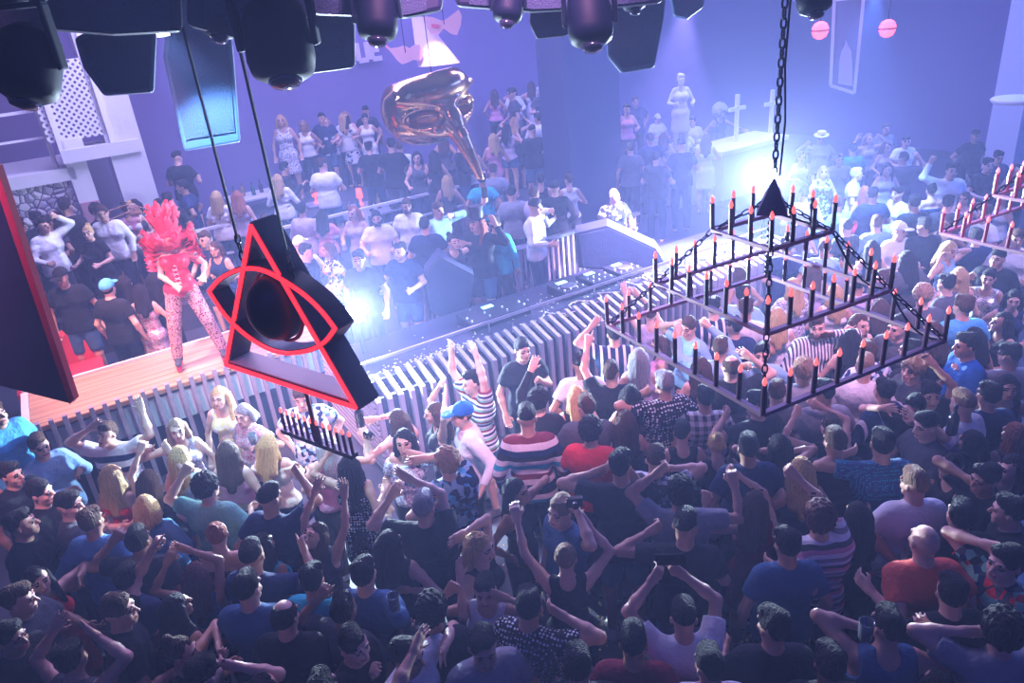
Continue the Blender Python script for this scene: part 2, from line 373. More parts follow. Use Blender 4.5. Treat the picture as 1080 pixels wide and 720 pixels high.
def hair_mesh(st, h, rs):
    F = Field((-.2, -.16, -.62 if st in 'lwpLH' else -.2), (.2, .34, .26), h)
    n = {'c': .016, 'w': .006, 'x': 0}.get(st, .003)
    if st == 'x': return None
    if st == 'f': F.ell((0, .016, .05), (.078, .098, .082), k=0, amp=.003, fr=90); F.ell((0, -.03, .095), (.066, .065, .045), k=.02)
    elif st == 'c': F.ell((0, .022, .042), (.103, .12, .118), k=0, amp=.012, fr=75)
    elif st == 'A': F.ell((0, .03, .05), (.17, .17, .17), k=0, amp=.03, fr=55)
    elif st == 't': F.ell((0, .02, .03), (.081, .1, .095), k=0); F.plane((0, 0, .035), (0, .5, 1)); 
    elif st == 'h': F.ell((0, .02, .028), (.081, .101, .093), k=0)
    else: F.ell((0, .022, .034), (.079, .097, .091), k=0, amp=n*1.3, fr=95)
    if st == 's': F.ell((rs*.01, -.03, .096), (.062, .05, .036), k=.03, amp=.006, fr=130); F.ell((-rs*.02, .045, .095), (.055, .055, .038), k=.03, amp=.006, fr=110)
    if st in 'lwoH':
        zb = {'l': -.34, 'w': -.36, 'o': -.13, 'H': -.42}[st]; am = .01 if st == 'w' else .004
        F.cap((-.06, .06, .0), (-.07, .105, zb*.75), .05, .05, k=.03); F.cap((.06, .06, .0), (.07, .105, zb*.75), .05, .05, k=.03)
        F.cap((0, .085, .0), (0, .125, zb), .058, .045, k=.04)
        for sd in (-1, 1):
            F.cap((sd*.078, .02, .03), (sd*.092, .03, -.1), .026, .03, k=.03)
            if st in 'lwH': F.cap((sd*.09, .03, -.1), (sd*.105, -.045 if sd*rs > 0 else .06, -.27), .032, .024, k=.03)
        if st == 'w':
            for i in range(14): F.ell((rs*.01+.09*math.sin(i*2.3), .10+.03*math.cos(i*1.7), -.02-.024*i), (.035, .03, .03), k=.02)
    if st in 'bB': F.ell((0, .085 if st == 'b' else .04, .115 if st == 'b' else .15), (.042, .04, .04), k=.012, amp=.003)
    if st == 'p':
        F.cap((0, .12, .08), (0, .17, .03), .028, .036, k=.02); F.cap((0, .17, .03), (.01*rs, .16, -.2), .036, .022, k=.02)
    # face and neck openings
    if st != 't':
        F.ell((0, -.115, -.03), (.074, .085, .115) if st not in 'cA' else (.066, .085, .10), k=.012, op='s')
        F.ell((0, -.02, -.11), (.075 if st in 'lwoH' else .2, .075, .085), k=.01, op='s')
    if st in 'sfchbBp':
        F.ell((0, .03, -.13), (.2, .2, .075), k=.012, op='s') if st != 'p' else F.ell((0, .0, -.13), (.2, .13, .075), k=.012, op='s')
        for sd in (-1, 1): F.ell((sd*.085, .01, -.025), (.03, .024, .035), k=.008, op='s')
    if st == 'f': F.ell((0, .02, -.06), (.2, .2, .085), k=.01, op='s')
    if st == 'h':
        F.ell((0, .0, .12), (.068, .075, .06), k=.01, op='s')
    V, Q = F.surf(); return V, Q
def top_mesh(kind, fem, J, arms, h):
    lo = np.min([J[k] for k in ('hip', 'Sa', 'Sb', 'neck')]+[a[0] for a in arms]+[a[1] for a in arms], 0)-.2
    hi = np.max([J[k] for k in ('hip', 'Sa', 'Sb', 'neck')]+[a[0] for a in arms]+[a[1] for a in arms], 0)+.16
    dress = kind in ('dress', 'minidress'); g = .015
    lo[2] = .45 if kind == 'dress' else .6 if kind == 'minidress' else .74
    F = Field(lo, hi, h); torso(F, J, fem, g)
    if kind in ('tee', 'shirt', 'open', 'jacket'):
        F.cap(J['waist']+v3(-.08, 0, -.1), J['waist']+v3(.08, 0, -.1), .105+g, k=.06); F.cap(J['hip']+v3(-.09, 0, -.05), J['hip']+v3(.09, 0, -.05), .105+g, .112+g, k=.05)
        # loose cloth folds across the back and the waist
        for i in range(5):
            z = .98+.085*i; a = .05 if i % 2 else -.05
            F.cap(v3(-.12, .07+.01*i*.5, z)+J['waist']*v3(1, 1, 0), v3(.12, .08, z+a)+J['waist']*v3(1, 1, 0), .03, .026, k=.025)
    if dress:
        F.cap(J['hip']+v3(-.05, 0, -.02), v3(-.06, 0, .62 if kind == 'dress' else .72), .125, .15, k=.05); F.cap(J['hip']+v3(.05, 0, -.02), v3(.06, 0, .62 if kind == 'dress' else .72), .125, .15, k=.05)
        F.plane((0, 0, .56 if kind == 'dress' else .68), (0, 0, -1))
    else: F.plane((0, 0, .87 if kind in ('tee', 'shirt', 'open', 'jacket') else (1.10 if kind == 'crop' else .93)), (0, 0, -1))
    N = J['neck']; sh = J['sh']
    if kind in ('tee', 'shirt', 'open'):
        F.ell(N+v3(0, -.03, .055), (.075, .085, .075), k=.012, op='s')
        if kind == 'open': F.cap(N+v3(0, -.1, .0), J['chest']+v3(0, -.15, -.03), .05, .02, k=.01, op='s')
    elif kind in ('tank', 'crop', 'dress', 'minidress', 'vest'):
        F.ell(N+v3(0, -.055, .02), (.085, .1, .13), k=.012, op='s'); F.ell(N+v3(0, .08, .03), (.075, .08, .12 if kind != 'vest' else .08), k=.012, op='s')
        for sd, q in ((-1, 'a'), (1, 'b')): F.ell(J['S'+q]+v3(sd*.045, 0, -.02), (.065, .16, .1), k=.01, op='s')
    elif kind == 'strapless': F.plane(J['chest']+v3(0, 0, .045), (0, 0, 1))
    if kind in ('tee', 'shirt', 'open', 'off'):
        for (E, Wr, d, sd, kd), q in zip(arms, 'ab'):
            S = J['S'+q]; t = 1 if not fem else .86; G = Field(lo, hi, h)
            if kind == 'off': F.plane(sh+v3(0, 0, -.045), (0, 0, 1)) if q == 'a' else None
            G.cap(S+v3(-sd*.03, 0, 0), S+(E-S)*.4, .062*t+.012, .058*t+.012, k=.03)
            if kind == 'tee': G.cap(S, S+(E-S)*.62, .062*t+.01, .06*t+.012, k=.02); G.plane(S+(E-S)*.6, nrm(E-S))
            elif kind == 'off': G.cap(S, S+(E-S)*.7, .07, .07, k=.02); G.plane(S+(E-S)*.7, nrm(E-S)); G.plane(S+v3(0, 0, -.02), (0, 0, 1))
            else:
                G.cap(S, E, .06*t+.012, .046*t+.012, k=.02); G.cap(E, E+(Wr-E)*.9, .046*t+.01, .034*t+.008, k=.02)
                m_ = (S+E)/2; G.cap(m_+v3(0, .02, 0), E+v3(0, .012, -.01), .05*t, .046*t, k=.03)
                G.plane(E+(Wr-E)*.92, nrm(Wr-E))
            hh = np.maximum(.03-np.abs(F.d-G.d), 0)/.03; F.d = np.minimum(F.d, G.d)-hh*hh*.0075
    return F.surf()
def leg_mesh(kind, fem, J, h):
    lo = np.min([J[k] for k in ('hip', 'Ha', 'Hb', 'Fa', 'Fb', 'Ka', 'Kb')], 0)-.18; hi = np.max([J[k] for k in ('hip', 'Ha', 'Hb', 'Fa', 'Fb', 'Ka', 'Kb')], 0)+.2
    lo[2] = .02; F = Field(lo, hi, h); w = .08 if fem else .07
    F.cap(J['hip']+v3(-w, 0, 0), J['hip']+v3(w, 0, 0), .105+.01, k=.05); g = .012
    if kind == 'pants': legs(F, J, g, 1.0, .012); F.plane((0, 0, .065), (0, 0, -1))
    elif kind == 'shorts': legs(F, J, g+.008, .75 if not fem else .4); F.plane((0, 0, .56 if not fem else .74), (0, 0, -1))
    else: F.cap(J['hip']+v3(-.04, 0, 0), v3(-.05, 0, .6), .12, .14, k=.05); F.cap(J['hip']+v3(.04, 0, 0), v3(.05, 0, .6), .12, .14, k=.05); F.plane((0, 0, .6), (0, 0, -1))
    F.plane((0, 0, 1.02), (0, 0, 1)); return F.surf()
def shoe_mesh(J, h):
    lo = np.minimum(J['Fa'], J['Fb'])-.2; hi = np.maximum(J['Fa'], J['Fb'])+.16; lo[2] = -.03; F = Field(lo, hi, h)
    for q in 'ab':
        A = J['F'+q]; F.cap(A+v3(0, .03, -.04), A+v3(0, -.15, -.045), .046, .036, k=.02); F.cap(A, A+v3(0, .01, -.03), .05, .05, k=.03)
    F.plane((0, 0, .0), (0, 0, -1)); return F.surf()
CACHE = {}
def cached(key, fn, mats, smooth=True):
    if key not in CACHE:
        r = fn()
        CACHE[key] = None if r is None or len(r[0]) == 0 else mesh(str(key[0]), r[0], r[1], mats, r[2] if len(r) > 2 else None, smooth)
    return CACHE[key]
def place_mesh(name, me, mats, parent):
    o = link(name, me, parent)
    for i, m in enumerate(mats):
        if i < len(o.material_slots): o.material_slots[i].link = 'OBJECT'; o.material_slots[i].material = m
    return o
def person(P, face, hair='sk', top='tee:black', legsc='pants:black', fem=False, hands=(), rest='b', skin=0, headyaw=0, pitch=None, label='', group=None,
           scale=1.0, lean=(0, 0), feet=None, beard=False, cap=None, lod=None, seed=0):
    """P: point of the floor under the person; face: 0 looks at the camera side (-Y), 90 looks to +X"""
    rnd = random.Random(seed*7+3); a = math.radians(face)
    dist = float((v3(*P)-CO) @ CF); h = lod or (.0088 if dist < 6.2 else .0115 if dist < 9 else .016)
    ca, sa = math.cos(a), math.sin(a); Rw = np.array([[ca, -sa, 0], [sa, ca, 0], [0, 0, 1]])
    J = joints(fem, scale, lean, feet=feet); arms = []
    tgt = {}
    if hands:
        Sw = {q: v3(*P)+Rw@(J['S'+q]*scale) for q in 'ab'}; Sp = {q: px(Sw[q]) for q in 'ab'}
        hs = list(hands)[:2]
        if len(hs) == 1:
            q = min('ab', key=lambda q: abs(Sp[q][0]-hs[0][0])+.3*abs(Sp[q][1]-hs[0][1])); asg = {q: hs[0]}
        else:
            dd = lambda q, t: math.hypot(Sp[q][0]-t[0], Sp[q][1]-t[1])
            asg = {'a': hs[0], 'b': hs[1]} if dd('a', hs[0])+dd('b', hs[1]) < dd('a', hs[1])+dd('b', hs[0]) else {'a': hs[1], 'b': hs[0]}
        for q, t in asg.items():
            d = nrm(ray(t[0], t[1])); anc = Sw[q]+Rw@v3(0, -.16, .12)*scale; pt = CO+d*((anc-CO)@d)
            tgt[q] = (Rw.T@(pt-v3(*P))/scale, t[2] if len(t) > 2 else 'relax')
    for q, sd in (('a', -1), ('b', 1)):
        if q in tgt: T, kd = tgt[q]
        else:
            T = {'h': v3(sd*.27, -.08, .86), 'b': v3(sd*(.13+.1*rnd.random()), -.3-.05*rnd.random(), 1.08+.14*rnd.random()), 'u': v3(sd*.3, -.2, 1.95), 'c': v3(sd*.02, -.32, 1.32), 'k': v3(sd*.15, -.05, .98)}[rest]
            kd = {'h': 'relax', 'b': 'hold', 'u': 'open', 'c': 'side', 'k': 'relax'}[rest]
        E, Wr, d = ik(J['S'+q], T, sd); arms.append((E, Wr, d, sd, kd))
    if pitch is None: pitch = rnd.uniform(-.05, .2)
    hR = Matrix.Rotation(math.radians(headyaw), 3, 'Z') @ Matrix.Rotation(pitch, 3, 'X'); hRn = np.array(hR)
    gen = not hands and feet is None and lean == (0, 0)
    pk = (fem, h, rest, seed % 3, headyaw, beard) if gen else ('u', seed, h)
    if gen:
        pitch = (.0, .1, .18)[seed % 3]; rnd = random.Random(seed % 3); hR = Matrix.Rotation(math.radians(headyaw), 3, 'Z') @ Matrix.Rotation(pitch, 3, 'X'); hRn = np.array(hR)
        arms = []
        for q, sd in (('a', -1), ('b', 1)):
            T = {'h': v3(sd*.27, -.08, .86), 'b': v3(sd*(.13+.1*rnd.random()), -.3-.05*rnd.random(), 1.08+.14*rnd.random()), 'u': v3(sd*.3, -.2, 1.95), 'c': v3(sd*.02, -.32, 1.32), 'k': v3(sd*.15, -.05, .98)}[rest]
            kd = {'h': 'relax', 'b': 'hold', 'u': 'open', 'c': 'side', 'k': 'relax'}[rest]
            E, Wr, d = ik(J['S'+q], T, sd); arms.append((E, Wr, d, sd, kd))
    me = cached(('person_body', pk), lambda: body_mesh(pk, fem, J, arms, hRn, h, 'beard' if beard else ''), [SKIN[0], EYE, LIP, EYE])
    hcol = hairmat(hair[1] if len(hair) > 1 else 'k')
    root = place_mesh('person', me, [SKIN[skin], EYE, LIP, hcol], None)
    root.location = P; root.rotation_euler = (0, 0, a); root.scale = (scale,)*3
    tag(root, label, 'person', group)
    st = hair[0]
    if cap: st = 't' if st in 's' else st
    if st != 'x':
        hm = cached(('hair', st, h, seed % 2), lambda: hair_mesh(st, max(h*.9, .008), 1 if seed % 2 else -1), [HCM])
        if hm:
            o = place_mesh('hair', hm, [hcol], root); o.location = J['head']; o.rotation_euler = hR.to_euler()
    if cap:
        o = place_mesh('baseball_cap', cached(('cap', h), lambda: cap_mesh(h), [HCM]), [cloth(cap)], root); o.location = J['head']; o.rotation_euler = hR.to_euler()
        o['label'] = cap.replace('sky', 'turquoise').replace('lblue', 'light blue')+' cap'
    if top:
        k, c = top.split(':')
        tm = cached(('top', k, pk), lambda: top_mesh(k, fem, J, arms, h), [HCM])
        nm = {'tee': 't_shirt', 'shirt': 'shirt', 'open': 'open_shirt', 'tank': 'tank_top', 'crop': 'crop_top', 'dress': 'dress', 'minidress': 'dress', 'vest': 'sleeveless_top', 'strapless': 'strapless_top', 'off': 'off_shoulder_top'}[k]
        if tm: place_mesh(nm, tm, [cloth(c)], root)
    if legsc:
        k, c = legsc.split(':')
        lm = cached(('legs', k, fem, h, pk if feet is not None else 0), lambda: leg_mesh(k, fem, J, max(h, .0115)), [HCM])
        place_mesh({'pants': 'trousers', 'shorts': 'shorts', 'skirt': 'skirt'}[k], lm, [cloth(c)], root)
    if dist < 12:
        sm = cached(('shoes', h, pk if feet is not None else 0), lambda: shoe_mesh(J, max(h, .0115)), [HCM]); place_mesh('shoes', sm, [cloth('dgrey' if seed % 3 else 'white')], root)
    bpy_hand = {q: (v3(*P)+Rw@((A[1]+A[2]*.09)*scale), Rw@A[2]) for q, A in zip('ab', arms)}
    return root, bpy_hand, J
HCM = hairmat('k')
def cap_mesh(h):
    F = Field((-.14, -.24, -.1), (.14, .18, .2), .008); F.ell((0, .015, .045), (.09, .112, .1), k=0); F.plane((0, 0, .035), (0, -.15, -1))
    F.ell((0, -.13, .05), (.078, .075, .011), k=.008); F.ell((0, .015, .147), (.012, .012, .008), k=.004)
    return F.surf()
# ------------------------------------------------------------------ room shell
def struct(name, mb, m, **k): o = mb.obj(name, m, **k); o['kind'] = 'structure'; return o
def uvbox(mb, u0, u1, v0, v1, z0, z1): mb.box(W((u0+u1)/2, (v0+v1)/2, (z0+z1)/2), (u1-u0, v1-v0, z1-z0), rz=PI/6); return mb
VB = 14.6       # back wall of the raised area
def floormat():
    m, nt, b = newmat('floor_concrete'); N = NT(nt); tc = N.n('ShaderNodeTexCoord').outputs['Object']
    n = N.n('ShaderNodeTexNoise'); n.inputs['Scale'].default_value = 2.2; n.inputs['Detail'].default_value = 6; N.l(tc, n.inputs['Vector'])
    N.l(N.mix(n.outputs['Fac'], (.02, .02, .035), (.09, .08, .11)), b.inputs['Base Color']); b.inputs['Roughness'].default_value = .4
    return m
FLM = floormat()
struct('floor', uvbox(MB(), -16, 22, -8, 18, -.1, 0), FLM)
wallm = mat('wall_paint', (.2, .15, .36), .8, bump=.3, bscale=3); dark = mat('dark_paint', (.01, .012, .03), .6)
whitep = mat('white_plaster', (.62, .6, .66), .8, bump=.4, bscale=5)
def platm():
    m, nt, b = newmat('platform_boards'); b.inputs['Base Color'].default_value = (.06, .05, .08, 1); b.inputs['Roughness'].default_value = .7; return m
PL = platm()
# raised levels behind the booth: name structure 'floor'
LEV = [(.4, 8.05, 11.2), (.8, 11.2, 12.9), (1.2, 12.9, VB)]
UR = 10.6
def zf(u, v):
    if u > UR: return 0.0
    for z, a, b in LEV:
        if a <= v < b: return z
    if v >= VB: return 1.2
    if v > (9.1 if u < 2.4 else 7.85): return .4
    if (u < 2.4 and v > 7.6) or (2.0 < u < 8.3 and v > 6.1): return None
    return 0.0
mb = MB(); uvbox(mb, -9, UR, 9.0, 11.2, 0, .4); uvbox(mb, 2.2, UR, 6.9, 9.0, 0, .4); struct('floor_platform', mb, PL)
struct('floor_terrace', uvbox(MB(), -9, UR, 11.2, 12.9, 0, .8), PL)
struct('floor_balcony', uvbox(MB(), -9, UR, 12.9, VB+.3, 0, 1.2), PL)
struct('wall_back', uvbox(MB(), -16, 22, VB+.3, VB+.6, 0, 8), wallm)
struct('wall_right', uvbox(MB(), 18.5, 18.8, -6, VB+.3, 0, 8), wallm)
struct('wall_left', uvbox(MB(), -12, -11.7, -6, VB+.3, 0, 8), wallm)
struct('ceiling', uvbox(MB(), -16, 22, -2, VB+.6, 6.6, 6.8), dark)
# column in the middle of the raised area
def colm(name, x0, x1, y, v, d, m, z0=.8):
    u0, _ = onv(x0, y, v); u1, _ = onv(x1, y, v)
    return struct(name, uvbox(MB(), u0, u1, v, v+d, z0, 6.6), m)
colm('wall_pillar', 600, 641, 150, 10.4, .8, mat('pillar_paint', (.03, .035, .12), .5), .4)
colm('wall_pillar', 641, 655, 150, 10.7, .4, mat('pillar_paint', (.03, .035, .12), .5), .4)
# ------------------------------------------------------------------ stage deck with slatted front
def woodm(name, c1, c2, sc=(3, 40, 1), rough=.45):
    m, nt, b = newmat(name); N = NT(nt); tc = N.n('ShaderNodeTexCoord').outputs['Object']
    mp = N.n('ShaderNodeMapping'); mp.inputs['Rotation'].default_value = (0, 0, -PI/6); N.l(tc, mp.inputs[0])
    m2 = N.n('ShaderNodeMapping'); m2.inputs['Scale'].default_value = (sc[0]*.25, sc[1]*.45, sc[2]); N.l(mp.outputs[0], m2.inputs[0])
    n = N.n('ShaderNodeTexNoise'); n.inputs['Scale'].default_value = 1; n.inputs['Detail'].default_value = 4; N.l(m2.outputs[0], n.inputs['Vector'])
    sx = N.n('ShaderNodeSeparateXYZ'); N.l(mp.outputs[0], sx.inputs[0])
    gap = N.m('LESS_THAN', N.m('FRACT', N.m('MULTIPLY', sx.outputs[1], 7.5)), .06)
    N.l(N.mix(gap, N.mix(n.outputs['Fac'], c1, c2), tuple(v*.3 for v in c1)), b.inputs['Base Color']); b.inputs['Roughness'].default_value = rough
    return m
DECKW = woodm('deck_wood', (.25, .1, .05), (.8, .48, .28)); SLATW = mat('slat_timber', (.34, .26, .32), .6, bump=.5, bscale=14)
SLATT = SLATW
ZD = 1.05
st = empty('stage_catwalk', W(.5, 8.4, 0)); tag(st, 'pale timber catwalk stage with slatted front under the red dancer', 'stage')
def keep(o, root): bpy.context.view_layer.update(); o.parent = root; o.matrix_parent_inverse = root.matrix_world.inverted(); return o
def part(root, name, mb, m, **k): return keep(mb.obj(name, m, **k), root)
bpy.context.view_layer.update()
DV0, DV1 = 7.93, 8.92
part(st, 'deck', uvbox(MB(), -.95, 2.25, DV0, DV1, ZD-.06, ZD), DECKW, bevel=.01)
part(st, 'frame', uvbox(uvbox(MB(), -.93, 2.25, DV0+.12, DV0+.16, 0, ZD-.06), -.93, -.88, DV0+.1, DV1, 0, ZD-.06), mat('stage_frame', (.03, .025, .05), .7))
part(st, 'edge_trim', uvbox(uvbox(MB(), -1.02, -.95, DV0-.02, DV1, ZD-.1, ZD+.01), -1.0, 2.25, DV1, DV1+.04, ZD-.1, ZD+.03), mat('trim_cream', (.75, .7, .68), .5))
part(st, 'backing_panel', uvbox(MB(), -.85, 2.2, DV0+.05, DV0+.08, .62, ZD-.1), mat('panel_white', (.7, .68, .74), .5))
def slat(root, u, v, zt, dv=0.0, cap=0):
    m = MB(); uvbox(m, u-.022, u+.022, v-.06, v, 0.0, zt)
    if cap: m.bar(W(u, v-.05, zt-.012), W(u+.02, v+cap, zt+.085), .045, .05)
    return part(root, 'slat', m, SLATW)
i = 0
for i in range(26): slat(st, -.88+i*.121, DV0-.005, ZD+.06)
# DJ booth counter
bt = empty('dj_booth', W(5, 6.5, 0)); tag(bt, 'long DJ booth counter clad in angled grey timber slats', 'DJ booth'); bpy.context.view_layer.update()
BV = 6.28; U0, U1 = 2.02, 8.25
n = 52
for i in range(n): slat(bt, U0+i*(U1-U0)/(n-1), BV, .95, cap=.36)
m = MB()
part(bt, 'front_panel', uvbox(MB(), U0, U1, BV+.06, BV+.1, 0, .93), mat('booth_dark', (.02, .018, .04), .6))
part(bt, 'counter_top', uvbox(MB(), U0, U1, BV+.32, BV+1.35, .9, 1.0), mat('counter', (.035, .035, .07), .35))
part(bt, 'rail', uvbox(MB(), U0-.05, U1, BV+.5, BV+.53, 1.12, 1.15), mat('rail_steel', (.6, .6, .7), .3, 1))
m = MB()
for i in range(9): m.tube([W(U0+.1+i*.76, BV+.515, 1.0), W(U0+.1+i*.76, BV+.515, 1.13)], .012)
part(bt, 'rail_post', m, mat('rail_steel', (), 0))
# left cheek of the booth: slats lying along it
m = MB()
for i in range(14): m.bar(W(U0-.02, BV+.02, .1+i*.066), W(U0-.02, BV+1.62, .1+i*.066), .05, .035)
part(bt, 'side_slats', m, SLATW)
# second fence behind the DJ
fe = empty('slatted_barrier', W(6, 8.35, .4)); tag(fe, 'slatted barrier with metal rail behind the DJ', 'barrier'); bpy.context.view_layer.update()
for i in range(44): 
    m = MB(); uvbox(m, 3.3+i*.09-.015, 3.3+i*.09+.015, 8.34, 8.38, .4, 1.28); part(fe, 'slat', m, SLATW)
part(fe, 'rail', uvbox(MB(), 3.25, 7.25, 8.32, 8.40, 1.28, 1.32), mat('rail_steel', (), 0))
# ------------------------------------------------------------------ white rails, tables of the raised area
wrail = mat('white_rail', (.8, .78, .85), .4)
def rail(name, a, b, z0, h, label, posts=5, mm=None):
    r = empty(name, W(a[0], a[1], z0)); tag(r, label, 'railing', kind=None); bpy.context.view_layer.update()
    A = np.array(W(*a, z0)); B = np.array(W(*b, z0)); up = v3(0, 0, h)
    part(r, 'top_rail', MB().bar(A+up, B+up, .05, .04), mm or wrail); part(r, 'middle_rail', MB().bar(A+up*.55, B+up*.55, .03, .03), mm or wrail)
    for i in range(posts):
        p = A+(B-A)*i/(posts-1); part(r, 'post', MB().bar(p, p+up, .045, .045, up=(0, 1, 0)), mm or wrail)
rail('railing', (2.6, 11.3), (6.2, 11.3), .8, .75, 'thin silver railing across the raised area below the gold mask', 6)
rail('railing', (1.0, 11.45), (2.3, 11.45), .8, .95, 'white railing beside the white table at the left cable', 3)
def table(u, v, z, w, d, h, label, m):
    r = empty('drinks_table', W(u, v, z)); tag(r, label, 'table'); bpy.context.view_layer.update()
    part(r, 'tabletop', uvbox(MB(), u-w/2, u+w/2, v-d/2, v+d/2, z+h-.04, z+h), m, bevel=.01)
    for i in (-1, 1):
        for j in (-1, 1): part(r, 'leg', uvbox(MB(), u+i*(w/2-.05)-.02, u+i*(w/2-.05)+.02, v+j*(d/2-.05)-.02, v+j*(d/2-.05)+.02, z, z+h-.04), m)
def bottle(P, m, label, h=.28, group='bottles and glasses in the venue'):
    o = MB().lathe([(.036, 0), (.038, .01), (.038, h*.55), (.03, h*.66), (.013, h*.76), (.013, h*.97), (.016, h)], P, 12).obj('bottle', m, smooth=True)
    tag(o, label, 'bottle', group)
    return o
GL = mat('bottle_green', (.02, .12, .1), .1, spec=.8); GLD = mat('bottle_gold', (.5, .35, .1), .15, .6); GLB = mat('bottle_dark', (.02, .015, .03), .1, spec=.8)
def tb_at(x, y, zt, z0, w, d, label, m):
    P = un(x, y, zt); u, v = UV(P); table(u, v, z0, w, d, zt-z0, label, m); return u, v
u, v = tb_at(268, 205, 1.5, .8, 1.0, .7, 'white table of bottles beside the hanging cables', whitep)
for i in range(5): bottle(W(u-.35+.17*i, v+.1*((i % 2)-.5), 1.5), (GL, GLD, GL, GLB, GL)[i], 'small bottle on the white table beside the hanging cables', .24, 'bottles on the white table')
u, v = tb_at(392, 222, 1.25, .8, 1.1, .6, 'low table of drinks behind the thin silver railing', mat('table_grey', (.3, .3, .4), .3))
for i in range(5): bottle(W(u-.4+.19*i, v+.1*((i % 2)-.5), 1.25), (GLD, GL, GLB, GLD, GLB)[i], 'bottle on the drinks table behind the silver railing', .26, 'bottles behind the silver railing')
for x, y, lb in ((381, 210, 'small lit red table lamp nearest the silver railing end'), (334, 208, 'small lit red table lamp beside the white dress'),):
    P = un(x, y+6, 1.25); r = MB().lathe([(.05, 0), (.05, .02), (.02, .05), (.02, .12), (.06, .13), (.05, .3), (.01, .31)], P, 14).obj('table_lamp', mat('red_lamp', (.9, .12, .08), .5, emit=(1, .1, .07), es=2.5), smooth=True); tag(r, lb, 'lamp')
    table(UV(P)[0], UV(P)[1], .8, .4, .4, .45, 'small side table under '+lb.replace('small lit ', '').replace(' nearest the', ' near the'), mat('table_grey', (), 0))
# red bench behind the catwalk
r = empty('red_bench', W(-.2, 9.3, .4)); tag(r, 'red padded bench behind the catwalk by the security guard', 'bench'); bpy.context.view_layer.update()
redv = mat('red_vinyl', (.7, .04, .06), .4)
uvs = UV(un(75, 390, .9)); ub, vb = uvs
part(r, 'seat', uvbox(MB(), ub-.6, ub+.35, vb-.15, vb+.4, .62, .84), redv, bevel=.04); part(r, 'backrest', uvbox(MB(), ub-.6, ub+.35, vb+.4, vb+.52, .62, 1.25), redv, bevel=.04)
part(r, 'base', uvbox(MB(), ub-.55, ub+.3, vb-.1, vb+.48, .4, .62), mat('booth_dark', (), 0))
# ------------------------------------------------------------------ left background building
def stonem():
    m, nt, b = newmat('stone_wall'); N = NT(nt); tc = N.n('ShaderNodeTexCoord').outputs['Object']
    vo = N.n('ShaderNodeTexVoronoi', feature='DISTANCE_TO_EDGE'); vo.inputs['Scale'].default_value = 9; N.l(tc, vo.inputs['Vector'])
    v2 = N.n('ShaderNodeTexVoronoi'); v2.inputs['Scale'].default_value = 9; N.l(tc, v2.inputs['Vector'])
    s2 = N.n('ShaderNodeSeparateColor'); N.l(v2.outputs['Color'], s2.inputs[0])
    f = N.m('LESS_THAN', vo.outputs['Distance'], .05)
    N.l(N.mix(f, N.mix(s2.outputs[0], (.3, .26, .34), (.62, .56, .62)), (.06, .05, .09)), b.inputs['Base Color'])
    bp = N.n('ShaderNodeBump'); bp.inputs['Distance'].default_value = .05; N.l(vo.outputs['Distance'], bp.inputs['Height']); N.l(bp.outputs['Normal'], b.inputs['Normal'])
    return m
STONE = stonem()
VF = 12.4
def wallbox(x0, y0, x1, y1, v, d):
    u0, z0 = onv(x0, y1, v); u1, z1 = onv(x1, y0, v); return u0, u1, v, v+d, z0, z1
u0, z0 = onv(-30, 215, VF); u1, z1 = onv(72, 186, VF)
struct('wall_stone', uvbox(MB(), u0-1, u1, VF, VF+.4, .4, z1-.05), STONE)
fac = MB(); uL = u0-1; uR = onv(150, 165, VF)[0]; zt = onv(100, 160, VF)[1]
uvbox(fac, uL, u1+.1, VF-.05, VF+1.6, z1-.05, z1+.12)             # ledge over the stones
uvbox(fac, u1+.02, u1+.28, VF-.05, VF+.25, .4, zt)                # short post
uvbox(fac, u1+.0, uR, VF-.15, VF+.4, zt-.08, zt+.1)               # beam
uvbox(fac, uR-.42, uR+.05, VF-.1, VF+.4, .4, 6.6)                 # tall column
struct('wall_facade', fac, whitep)
struct('wall_niche', uvbox(MB(), u1+.28, uR-.4, VF+1.1, VF+1.3, .4, zt), mat('niche_paint', (.3, .28, .42), .8))
# balcony lattice
def latticem():
    m, nt, b = newmat('lattice'); N = NT(nt); tc = N.n('ShaderNodeTexCoord').outputs['Object']; b.inputs['Base Color'].default_value = (.75, .73, .8, 1)
    sx = N.n('ShaderNodeSeparateXYZ'); mp = N.n('ShaderNodeMapping'); mp.inputs['Rotation'].default_value = (0, 0, -PI/6); N.l(tc, mp.inputs[0]); N.l(mp.outputs[0], sx.inputs[0])
    g = lambda e: N.m('LESS_THAN', N.m('FRACT', N.m('MULTIPLY', e, 11)), .45)
    a = g(N.m('ADD', sx.outputs[0], sx.outputs[2])); c = g(N.m('SUBTRACT', sx.outputs[0], sx.outputs[2]))
    al = N.m('MAXIMUM', a, c); N.l(al, b.inputs['Alpha']); return m
r = empty('lattice_balcony', W(u1, VF, zt)); tag(r, 'white lattice balcony screen above the stone wall', 'balcony'); bpy.context.view_layer.update()
part(r, 'lattice_panel', uvbox(MB(), onv(57,168,VF)[0], onv(118,157,VF)[0], VF-.1, VF-.07, zt+.22, zt+1.25), latticem())
for a, b_, c, d in ((u1+.0, u1+.07, zt+.1, zt+1.6), (onv(118,157,VF)[0], onv(118,157,VF)[0]+.08, zt+.1, zt+1.6)): part(r, 'post', uvbox(MB(), a, b_, VF-.14, VF-.04, c, d), wrail)
part(r, 'bottom_rail', uvbox(MB(), u1+.05, uR-.7, VF-.14, VF-.04, zt+.1, zt+.24), wrail)
part(r, 'top_rail', uvbox(MB(), u1+.05, uR-.7, VF-.14, VF-.04, zt+1.25, zt+1.31), wrail)
rail('railing', (uL, VF+.1), (u1-.1, VF+.1), z1+.12, .8, 'white balcony railing at the far left above the stones', 4)
